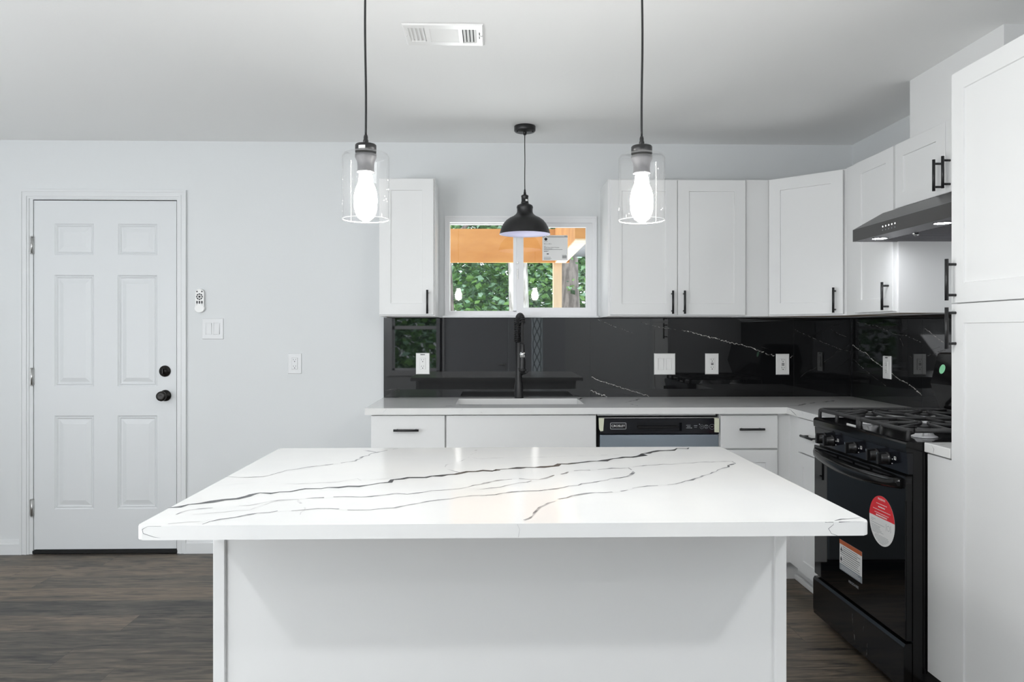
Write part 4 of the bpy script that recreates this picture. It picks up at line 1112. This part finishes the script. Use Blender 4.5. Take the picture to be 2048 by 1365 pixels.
b = B(); b.lathe([(.056, -.0005), (.0575, -.003), (.0575, -.026), (.053, -.031), (.012, -.031), (.010, -.038), (.0075, -.048), (0, -.048)], (px, py, CH), n=40)
for k in (-.042, .042): b.lathe([(.005, -.030), (.005, -.036), (0, -.038)], (px + k, py - .018, CH), n=10)
b.build('ceiling_canopy', 'black', t)
b = B(); b.tube([(px - .0006 * math.sin(k), py, CH - .04 - k * .0304) for k in range(11)], .0024, n=8); b.build('cord', 'black', t)
b = B(); b.lathe([(.003, 2.060), (.005, 2.052), (.0052, 2.044), (.0068, 2.040), (.0075, 2.030), (.0165, 2.027), (.0195, 2.024), (.020, 2.018), (.0185, 2.014), (.0185, 1.992), (.0205, 1.990), (.0205, 1.984), (.0185, 1.982), (.0185, 1.972), (0, 1.972)], (px, py, 0), n=28); so = b.build('socket', 'black', t)
b = B(); b.box(px + .003, px + .014, py - .0205, py - .0170, 1.9925, 2.002); b.build('sticker', 'paper', so, label='tiny white sticker')
dome = [(.0185, 1.983), (.028, 1.978), (.040, 1.972), (.0435, 1.966), (.0445, 1.958), (.0425, 1.953), (.0425, 1.937), (.0455, 1.928), (.054, 1.919), (.0575, 1.917), (.060, 1.914), (.082, 1.904), (.101, 1.890), (.116, 1.872), (.127, 1.851), (.134, 1.830), (.1355, 1.820), (.1375, 1.818), (.1375, 1.8155)]
b = B(); b.lathe(dome, (px, py, 0), n=64)
for f in [f for f in b.bm.faces if len(f.verts) > 4]: b.bm.faces.remove(f)
b.build('shade', 'black', t)
inner = [(r_ - .0016, z_ - .0014) for r_, z_ in dome[:-2]] + [(.1374, 1.8155)]
b = B(); b.lathe(inner, (px, py, 0), n=64)
for f in [f for f in b.bm.faces if len(f.verts) > 4]: b.bm.faces.remove(f)
b.build('shade_lining', 'lamp_in', t, label='white inside of the shade')
b = B(); b.lathe([(.0135, 1.972), (.0165, 1.955), (.020, 1.935), (.0285, 1.905), (.0285, 1.890), (.023, 1.872), (.012, 1.863), (0, 1.861)], (px, py, 0), n=28); b.build('bulb', 'dome_bulb', t, label='unlit bulb hidden in the dome, with an added glow')

# ================================================================== DISHWASHER
fd = back_frame(3.845)
t = thing('dishwasher', (.838, D, 0), 'stainless dishwasher with black control strip under the countertop', 'dishwasher')
b = B(fd); b.box(.5305, 1.1475, .10, .8595, -.60, -.035); b.build('tub', 'dark', t, label='dark tub and gap around the door')
b = B(fd); b.box(.541, 1.147, .12, .768, -.035, -.004, bev=.004); b.build('door', 'steel', t, label='brushed stainless door')
b = B(fd)
b.holed(.538, 1.147, .770, .846, [(.728, .958, .783, .826)], 0); b.ring((.538, 1.147, .770, .846), (.538, 1.147, .770, .846), 0, -.034); b.face([(.538, .770, -.034), (1.147, .770, -.034), (1.147, .846, -.034), (.538, .846, -.034)])
q = (.728, .958, .783, .826)
b.ring(q, q, 0, -.028); b.face([(q[0], q[2], -.028), (q[1], q[2], -.028), (q[1], q[3], -.028), (q[0], q[3], -.028)])
cs = b.build('control_strip', 'panelblack', t, label='glossy black control strip')
b = B(fd); b.box(.733, .945, .7975, .808, -.024, -.006, bev=.003); b.build('handle', 'black_plastic', t, label='black pocket handle lip')
b = B(fd); b.box(.535, 1.15, .848, .852, -.05, -.012); b.build('mounting_rail', 'nickel', t, label='thin grey metal rail above the strip')
b = B(fd)
for (a, c, e, f_) in ((.592, .673, .8245, .8268), (.592, .673, .7938, .7960), (.592, .5942, .7938, .8268), (.6708, .673, .7938, .8268)): b.box(a, c, e, f_, 0, .0012)
b.build('badge_frame', 'chrome', cs, label='silver badge frame')
text_obj('lettering', 'CROSLEY', .0165, fd @ Matrix.Translation((.6325, .8098, .0002)), 'paper', cs, 'CENTER', .0004, 1.0)
b = B(fd)
for k, (u, w, l) in enumerate(((.980, .8115, .022), (.984, .8045, .018), (.980, .7975, .024), (1.019, .809, .018), (1.021, .801, .014), (1.056, .8035, .008), (1.076, .809, .014), (1.077, .801, .012), (1.106, .8035, .012))): b.box(u, u + l, w, w + .0022, 0, .0005)
for (u, w) in ((1.007, .7988), (1.048, .8175)): b.lathe([(.0028, 0), (.0028, .0008)], (u, w, 0), n=10)
def arc_ring(b, cu, cw, r0, r1, n_=24):
    for k in range(n_):
        a, c = 2 * PI * k / n_, 2 * PI * (k + 1) / n_
        b.face([(cu + r0 * math.cos(a), cw + r0 * math.sin(a), .0004), (cu + r1 * math.cos(a), cw + r1 * math.sin(a), .0004), (cu + r1 * math.cos(c), cw + r1 * math.sin(c), .0004), (cu + r0 * math.cos(c), cw + r0 * math.sin(c), .0004)])
arc_ring(b, 1.060, .8045, .0095, .0105); arc_ring(b, 1.083, .8055, .0095, .0105); arc_ring(b, 1.112, .8045, .0125, .0135)
b.build('button_marks', 'greyink', cs, label='grey printed button marks and dots')
for (pts) in ([(.5325, .850), (.5605, .850), (.556, .785), (.542, .783), (.535, .795)], [(1.1195, .851), (1.1305, .850), (1.146, .848), (1.149, .835), (1.148, .776), (1.124, .777), (1.124, .845)]):
    b = B(fd); b.prism(pts, 'z', .0006, .0016); b.build('masking_tape', 'tape', t, label='pale green masking tape strip')

# ================================================================== RANGE
Yn, Yf_ = 2.602, 3.358
YC = (Yn + Yf_) / 2
t = thing('range', (1.78, YC, 0), 'black freestanding gas range with red and white stickers', 'stove')
b = B(); b.box(1.455, XR - .035, Yn, Yf_, .045, .893)
for k in range(3): b.box(1.49 + k * .012, 1.494 + k * .012, Yn - .003, Yn, .10, .87)
b.build('body', 'enamel', t)
for (lx, ly) in ((1.50, Yn + .05), (1.50, Yf_ - .05), (2.05, Yn + .05), (2.05, Yf_ - .05)):
    b = B(); b.lathe([(.016, 0), (.016, .02), (.010, .022), (.010, .045)], (lx, ly, 0), n=14); b.build('leg', 'rubber', t)
# cooktop with raised front lip
b = B()
prof = [(1.4290, .868), (1.4275, .880), (1.4275, .897), (1.4305, .903), (1.437, .9065), (1.447, .9065), (1.456, .903), (1.462, .897), (2.02, .897), (2.02, .868)]
b.prism(prof, 'y', Yn - .004, Yf_ + .002)
b.box(1.456, 2.019, Yn - .0038, Yn + .016, .8975, .905); b.box(1.456, 2.019, Yf_ - .014, Yf_ + .0018, .8975, .905)
ct = b.build('cooktop', 'enamel', t)
# control panel
b = B(); b.prism([(1.4325, .866), (1.4375, .792), (1.4548, .792), (1.4548, .866)], 'y', Yn, Yf_)
cp = b.build('control_panel', 'panelblack', t)
tilt = math.atan2(.005, .074)
for dy in (.272, .198, 0, -.172, -.252):
    y = YC + dy
    b = B()
    kx = 1.4355
    b.lathe([(.0235, 0), (.0235, -.006), (.0215, -.010), (.019, -.012), (.0175, -.030), (.015, -.033), (0, -.033)], (kx, y, .828), axis='x', n=28)
    b.box(kx - .044, kx - .010, y - .0065, y + .0065, .8065, .8495, bev=.0025, seg=2)
    kn = b.build('knob', 'black_plastic', t)
    b = B(); b.box(kx - .0444, kx - .034, y - .0012, y + .0012, .842, .8505); b.build('pointer', 'chrome', kn, label='bright pointer mark')
pf = right_frame(1.4345)
b = B(pf)
for dy in (.152, -.048, -.298):
    u = -(YC + dy)
    for (a, c, e, f_) in ((-.006, .006, .840, .8415), (-.006, .006, .829, .8305), (-.006, -.0045, .829, .8415), (.0045, .006, .829, .8415)): b.box(u + a, u + c, e, f_, .0, .001)
    b.lathe([(.0022, 0), (.0022, .001)], (u - .003, .8325, 0), n=8)
for dy in (.272, .198, 0, -.172, -.252):
    u = -(YC + dy)
    for (a, w) in ((.026, .828), (.024, .812), (.003, .856), (-.004, .856)): b.box(u + a, u + a + .004, w, w + .003, 0, .001)
b.build('dial_marks', 'paper', cp, label='white printed burner symbols')
# oven door
b = B(); b.box(1.4335, 1.455, Yn + .004, Yf_ - .004, .212, .785); od = b.build('oven_door', 'enamel', t)
b = B(); b.box(1.4295, 1.4335, Yn + .005, Yf_ - .005, .215, .745, bev=.0012); b.build('oven_glass', 'ovenglass', od, label='mirror-black oven glass')
b = B()
b.box(1.428, 1.4335, Yn + .004, Yf_ - .004, .7455, .785, bev=.0015)
b.build('top_trim', 'enamel', od)
b = B()
for a, c in ((2.68, 2.83), (2.85, 2.97), (2.99, 3.11), (3.13, 3.28)): b.box(1.4274, 1.428, a, c, .764, .771)
b.build('vent_slots', 'slot', od, label='dark vent slots above the handle')
# bowed handle
b = B()
nseg = 28
secs = []
for k in range(nseg + 1):
    s = k / nseg
    y = Yn + .018 + s * (Yf_ - Yn - .036)
    bow = math.sin(PI * s)
    out = .012 + .040 * bow ** .6
    z = .757 - .012 * bow
    hh = .0185 + .006 * bow
    xo = 1.4285 - out
    secs.append([(1.4285 - max(0, out - .020), y, z + hh), (xo + .004, y, z + hh * .8), (xo, y, z + hh * .2), (xo + .002, y, z - hh * .6), (xo + .010, y, z - hh), (1.4285 - max(0, out - .020), y, z - hh * .7)])
rg = [[b.v(p) for p in s] for s in secs]
for ra, rb in zip(rg[:-1], rg[1:]):
    for k in range(6):
        f = b.bm.faces.new((ra[k], ra[(k + 1) % 6], rb[(k + 1) % 6], rb[k])); f.smooth = True
b.bm.faces.new(rg[0]); b.bm.faces.new(rg[-1])
b.build('handle', 'enamel', od)
# end cap of the door trim with louvres
b = B(); b.box(1.4285, 1.452, Yn + .0, Yn + .0045, .70, .783)
for k in range(3): b.box(1.431, 1.449, Yn - .0006, Yn, .762 + k * .006, .765 + k * .006, mi=1)
b.build('end_cap', ['enamel', 'slot'], od)
# storage drawer
b = B(); b.prism([(1.427, .038), (1.424, .06), (1.424, .190), (1.430, .201), (1.455, .203), (1.455, .038)], 'y', Yn + .004, Yf_ - .004)
dw = b.build('storage_drawer', 'enamel', t)
b = B(); 
for pts in ([(1.4238, 2.985, .168), (1.4238, 2.973, .11), (1.4238, 2.960, .06)], [(1.4238, 2.890, .155), (1.4238, 2.895, .13)], [(1.4238, 2.862, .10), (1.4238, 2.868, .05)]):
    b.ribbon(pts, .0022, (-1, 0, 0), 0, gap=.2, seg=.008)
b.build('scuff_marks', 'tile_faint', dw, label='pale scuff scratches')
# backguard
b = B(); b.prism([(XR - .014, .893), (2.02, .893), (2.005, .93), (1.969, 1.02), (1.955, 1.058), (1.988, 1.19), (2.0, 1.196), (XR - .014, 1.196)], 'y', Yn, Yf_, bev=.003)
bg = b.build('backguard', 'enamel', t)
b = B(frame((1.9712, 3.292, 1.124), (0, -1, 0), (-.970, 0, .242)))
Fm = Matrix.Identity(4)
uu, nn = Vector((0, -1, 0)), Vector((-.970, 0, .2425)).normalized(); ww = nn.cross(uu)
for i in range(3): Fm[i][0], Fm[i][1], Fm[i][2], Fm[i][3] = uu[i], ww[i], nn[i], (1.9712, 3.292, 1.124)[i]
b.bm.free(); b = B(Fm)
b.lathe([(.021, .0005), (.021, .0012)], (0, 0, 0), n=28); b.build('energy_sticker', 'green', bg, label='round pale green sticker')
# burners
for bx in (1.60, 1.835):
    for by in (YC - .195, YC + .215):
        b = B(); b.lathe([(.046, .8972), (.044, .901), (.034, .905), (.028, .914), (.0245, .930), (.0245, .934), (0, .934)], (bx, by, 0), n=32)
        bu = b.build('burner', 'alu', t, label='cast aluminium burner head')
        b = B(); b.lathe([(0, .934), (.036, .934), (.0385, .937), (.0385, .941), (.034, .944), (0, .945)], (bx, by, 0), n=32); b.build('burner_cap', 'iron', bu, label='black burner cap')
        b = B(); b.tube([(bx - .026, by - .03, .897), (bx - .026, by - .03, .928)], .003, n=8); b.build('igniter', 'plate', bu, label='white ceramic igniter')
# grates
def grate(ya, yb, by):
    b = B()
    xa, xb, z = 1.447, 1.985, .942
    r_ = .0082
    cr = .02
    loop = [(xa + cr, ya, z), (xb - cr, ya, z), (xb, ya + cr, z), (xb, yb - cr, z), (xb - cr, yb, z), (xa + cr, yb, z), (xa, yb - cr, z), (xa, ya + cr, z), (xa + cr, ya, z)]
    b.tube(loop, r_, n=8)
    for (x, y) in ((xa + .004, ya + .006), (xa + .004, yb - .006), (xb - .004, ya + .006), (xb - .004, yb - .006), (xa, (ya + yb) / 2)):
        b.tube([(x, y, z), (x - .002, y, z - .02), (x - .001, y, .898)], [r_, r_ * .95, r_ * 1.1], n=8)
    xm = (xa + xb) / 2
    b.tube([(xm, ya, z), (xm, yb, z)], r_ * .9, n=8)
    ym = (ya + yb) / 2
    b.tube([(xa, ym, z), (xa + .055, ym, z + .002)], r_ * .9, n=8)
    for bx in (1.60, 1.835):
        for k in range(6):
            a = k * PI / 3 + PI / 6
            ca, sa = math.cos(a), math.sin(a)
            x1_, y1_ = bx + ca * .022, by + sa * .022
            ts = []
            if ca > 1e-3: ts.append(((xm if bx < xm else xb) - bx) / ca)
            if ca < -1e-3: ts.append(((xa if bx < xm else xm) - bx) / ca)
            if sa > 1e-3: ts.append((yb - by) / sa)
            if sa < -1e-3: ts.append((ya - by) / sa)
            L2 = min(ts)
            b.tube([(bx + ca * L2, by + sa * L2, z), (bx + ca * .05, by + sa * .05, z + .004), (x1_, y1_, z + .007)], [r_ * .85, r_ * .8, r_ * .6], n=6)
    for y in (ya + (yb - ya) * .25, ya + (yb - ya) * .75):
        b.tube([(xa, y, z), (xa + .07, y, z + .001)], r_ * .8, n=6)
    return b.build('grate', 'iron', t, label='black cast iron pan grate')
grate(Yn + .014, YC - .004, YC - .195)
grate(YC + .004, Yf_ - .010, YC + .215)
b = B(); b.box(1.455, 1.459, 3.01, 3.10, .904, .911); b.build('foam_strip', 'paper', t, label='white packing strip at the front lip')
# round red-and-white sticker
gf = right_frame(1.4295)
cu_, cz_, r_ = -2.765, .590, .0915
b = B(gf)
n_ = 64
split = .010
P = [(cu_ + r_ * math.cos(2 * PI * k / n_), cz_ + r_ * math.sin(2 * PI * k / n_)) for k in range(n_)]
st = tag(B(gf).prism(P, 'z', .0003, .0009).build('round_sticker', 'paper'), 'round red and white sticker on the oven door glass', 'sticker')
a0 = math.asin(split / r_)
P = [(cu_ + r_ * math.cos(a), cz_ + r_ * math.sin(a)) for a in [a0 + (PI - 2 * a0) * k / 40 for k in range(41)]]
b.bm.free(); b = B(gf); b.prism(P, 'z', .0009, .0013); b.build('red_half', 'red', st, label='red upper half')
T = lambda u, w, n_: gf @ Matrix.Translation((u, w, n_))
text_obj('lettering', 'FRIGIDAIRE', .0105, T(cu_, cz_ + .078, .0014), 'paper', st, 'CENTER', .0002)
b = B(gf)
for (w, hw_, th) in ((.060, .038, .0022), (.049, .024, .0042), (.037, .062, .0022), (.025, .050, .0022), (.0165, .040, .0046)):
    u = cu_ - hw_
    rnd = random.Random(int(w * 9000))
    while u < cu_ + hw_:
        l = rnd.uniform(.003, .009) * (1.3 if th > .003 else 1); b.box(u, min(u + l, cu_ + hw_), cz_ + w - th / 2, cz_ + w + th / 2, .0013, .0016); u += l + .0022
b.build('printed_lines', 'paper', st, label='white lines of small print')
b = B(gf)
for (w, ua, ub_) in ((-.004, -.078, -.045), (-.010, -.078, -.06), (-.018, -.078, .02), (-.026, -.076, -.01), (-.031, -.076, -.015), (-.036, -.074, -.01), (-.041, -.074, .0), (-.046, -.070, .012), (-.051, -.068, -.02), (-.058, -.045, .045), (-.063, -.05, .05), (-.068, -.048, .048), (-.073, -.04, .04), (-.078, -.03, .03), (-.083, -.018, .018)):
    u = cu_ + ua
    rnd = random.Random(int(-w * 9000) + 7)
    while u < cu_ + ub_:
        l = rnd.uniform(.003, .010); b.box(u, min(u + l, cu_ + ub_), cz_ + w, cz_ + w + .0014, .0009, .0012); u += l + .0016
def cring(b, cu, cw, r0, r1, n0_, n_=20):
    for k in range(n_):
        a, c = 2 * PI * k / n_, 2 * PI * (k + 1) / n_
        b.face([(cu + r0 * math.cos(a), cw + r0 * math.sin(a), n0_), (cu + r1 * math.cos(a), cw + r1 * math.sin(a), n0_), (cu + r1 * math.cos(c), cw + r1 * math.sin(c), n0_), (cu + r0 * math.cos(c), cw + r0 * math.sin(c), n0_)])
cring(b, cu_ + .048, cz_ - .016, .0085, .0098, .0012)
for s in (-.0165, .0155): b.box(cu_ + .048 + s, cu_ + .049 + s, cz_ - .028, cz_ - .003, .0009, .0012)
b.build('printed_lines', 'greyink', st, label='grey lines of small print and plate symbol')
# rectangular warning label
u0, u1, w0, w1 = -3.105, -2.915, .3095, .4325
st = tag(B(gf).box(u0, u1, w0, w1, .0003, .0009).build('warning_label', 'paper'), 'rectangular warning label with orange top strip on the oven door', 'label')
b = B(gf); b.box(u0, u1, w1 - .017, w1, .0009, .0013); b.build('orange_strip', 'orange', st, label='orange strip along the top')
b = B(gf); b.box(u0, u1, w0, w0 + .026, .0009, .0013); b.build('grey_strip', 'labelgrey', st, label='grey strip along the bottom')
b = B(gf)
for k in range(9):
    w = w1 - .025 - k * .0084
    u = u0 + (.030 if k in (0, 1, 5, 6, 7) else .008)
    rnd = random.Random(k)
    e = u1 - .010 - rnd.uniform(0, .03)
    while u < e:
        l = rnd.uniform(.004, .012); b.box(u, min(u + l, e), w, w + (.003 if k in (2, 3) else .0022), .0009, .0012); u += l + .0022
b.prism([(u0 + .008, w1 - .044), (u0 + .016, w1 - .026), (u0 + .024, w1 - .044)], 'z', .0009, .0013)
b.box(u0 + .008, u0 + .022, w1 - .085, w1 - .074, .0009, .0013); b.prism([(u0 + .011, w1 - .074), (u0 + .014, w1 - .066), (u0 + .019, w1 - .074)], 'z', .0009, .0013)
b.build('printed_marks', 'ink', st, label='black print and hazard symbols')
b = B(gf)
for k in range(3): b.box(u0 + .012, u1 - .012 - .02 * (k == 2), w0 + .006 + k * .006, w0 + .0075 + k * .006, .0013, .0015)
b.build('printed_marks', 'paper', st, label='pale print on the grey strip')
text_obj('lettering', 'FRIGIDAIRE', .0145, T(-2.985, .283, .0004), 'greyink', od, 'CENTER', .0002, 1.15)

# ================================================================== RANGE HOOD
HY0, HY1, HX = 2.602, 3.368, 1.609
t = thing('range_hood', (XR, YC, 1.692), 'black under-cabinet range hood with two lit lamps', 'range hood')
b = B()
zb, zf, zt = 1.692, 1.744, 1.814
TX = 1.722
# shell: front band, sloping top and sides
F_ = [(HX, HY0, zb), (HX, HY1, zb), (HX, HY1, zf), (HX, HY0, zf)]
b.face(F_)
b.face([(HX, HY0, zf), (HX, HY1, zf), (TX, HY1 - .045, zt), (TX, HY0 + .045, zt)])
b.face([(TX, HY0 + .045, zt), (TX, HY1 - .045, zt), (XR - .002, HY1 - .045, zt), (XR - .002, HY0 + .045, zt)])
for y, yi in ((HY0, HY0 + .045), (HY1, HY1 - .045)):
    b.face([(HX, y, zb), (XR - .002, y, zb), (XR - .002, y, zf), (HX, y, zf)])
    b.face([(HX, y, zf), (XR - .002, y, zf), (XR - .002, yi, zt), (TX, yi, zt)])
b.face([(XR - .002, HY0, zb), (XR - .002, HY1, zb), (XR - .002, HY1, zf), (XR - .002, HY0, zf)])
b.build('shell', 'hood', t)
b = B()
b.box(HX + .001, HX + .016, HY0, HY1, zb - .0005, zb + .001); b.box(HX + .018, 1.722, HY0 + .001, HY1 - .001, zb + .001, zb + .004)
b.box(1.722, XR - .004, HY0 + .001, HY0 + .02, zb + .001, zb + .004); b.box(1.722, XR - .004, HY1 - .03, HY1 - .001, zb + .001, zb + .004)
b.build('underside_panel', 'hood_under', t)
b = B()
y = HY0 + .02
while y < HY1 - .045:
    b.prism([(y, zb + .014), (y + .005, zb + .001), (y + .013, zb + .001), (y + .018, zb + .014)], 'x', 1.724, XR - .006)
    y += .029
b.build('baffle_filter', 'hood_under', t)
b = B(); b.box(1.722, XR - .004, HY0 + .01, HY1 - .01, zb + .014, zb + .018); b.build('filter_tray', 'dark', t)
for y in (3.245, 2.785):
    b = B(); b.lathe([(.034, -.0005), (.030, -.002), (.030, .003), (.034, .003)], (1.668, y, zb), n=28, closed=True); ri = b.build('lamp', 'hood_under', t)
    b = B(); b.lathe([(.0295, -.0008), (.020, -.0016), (0, -.0018)], (1.668, y, zb), n=28); b.build('lens', 'hood_led', ri, label='lit white lamp lens')
b = B(); b.tube([(1.715, 3.07, zb + .002), (1.725, 3.07, zb - .006), (1.738, 3.07, zb - .004)], .006, n=8); b.build('filter_latch', 'chrome', t, label='shiny filter latch')
hf = right_frame(HX)
b = B(hf)
for k in range(5): b.lathe([(.0034, 0), (.0034, .001), (0, .0012)], (-3.105 + k * .024, 1.7235, 0), n=10)
b.build('indicator_lights', 'indicator', t, label='row of white indicator dots')
b = B(hf)
for k in range(5): b.lathe([(.0030, 0), (.0030, .0012)], (-3.105 + k * .024, 1.7085, 0), n=10)
b.build('buttons', 'greyink', t, label='row of grey push buttons')
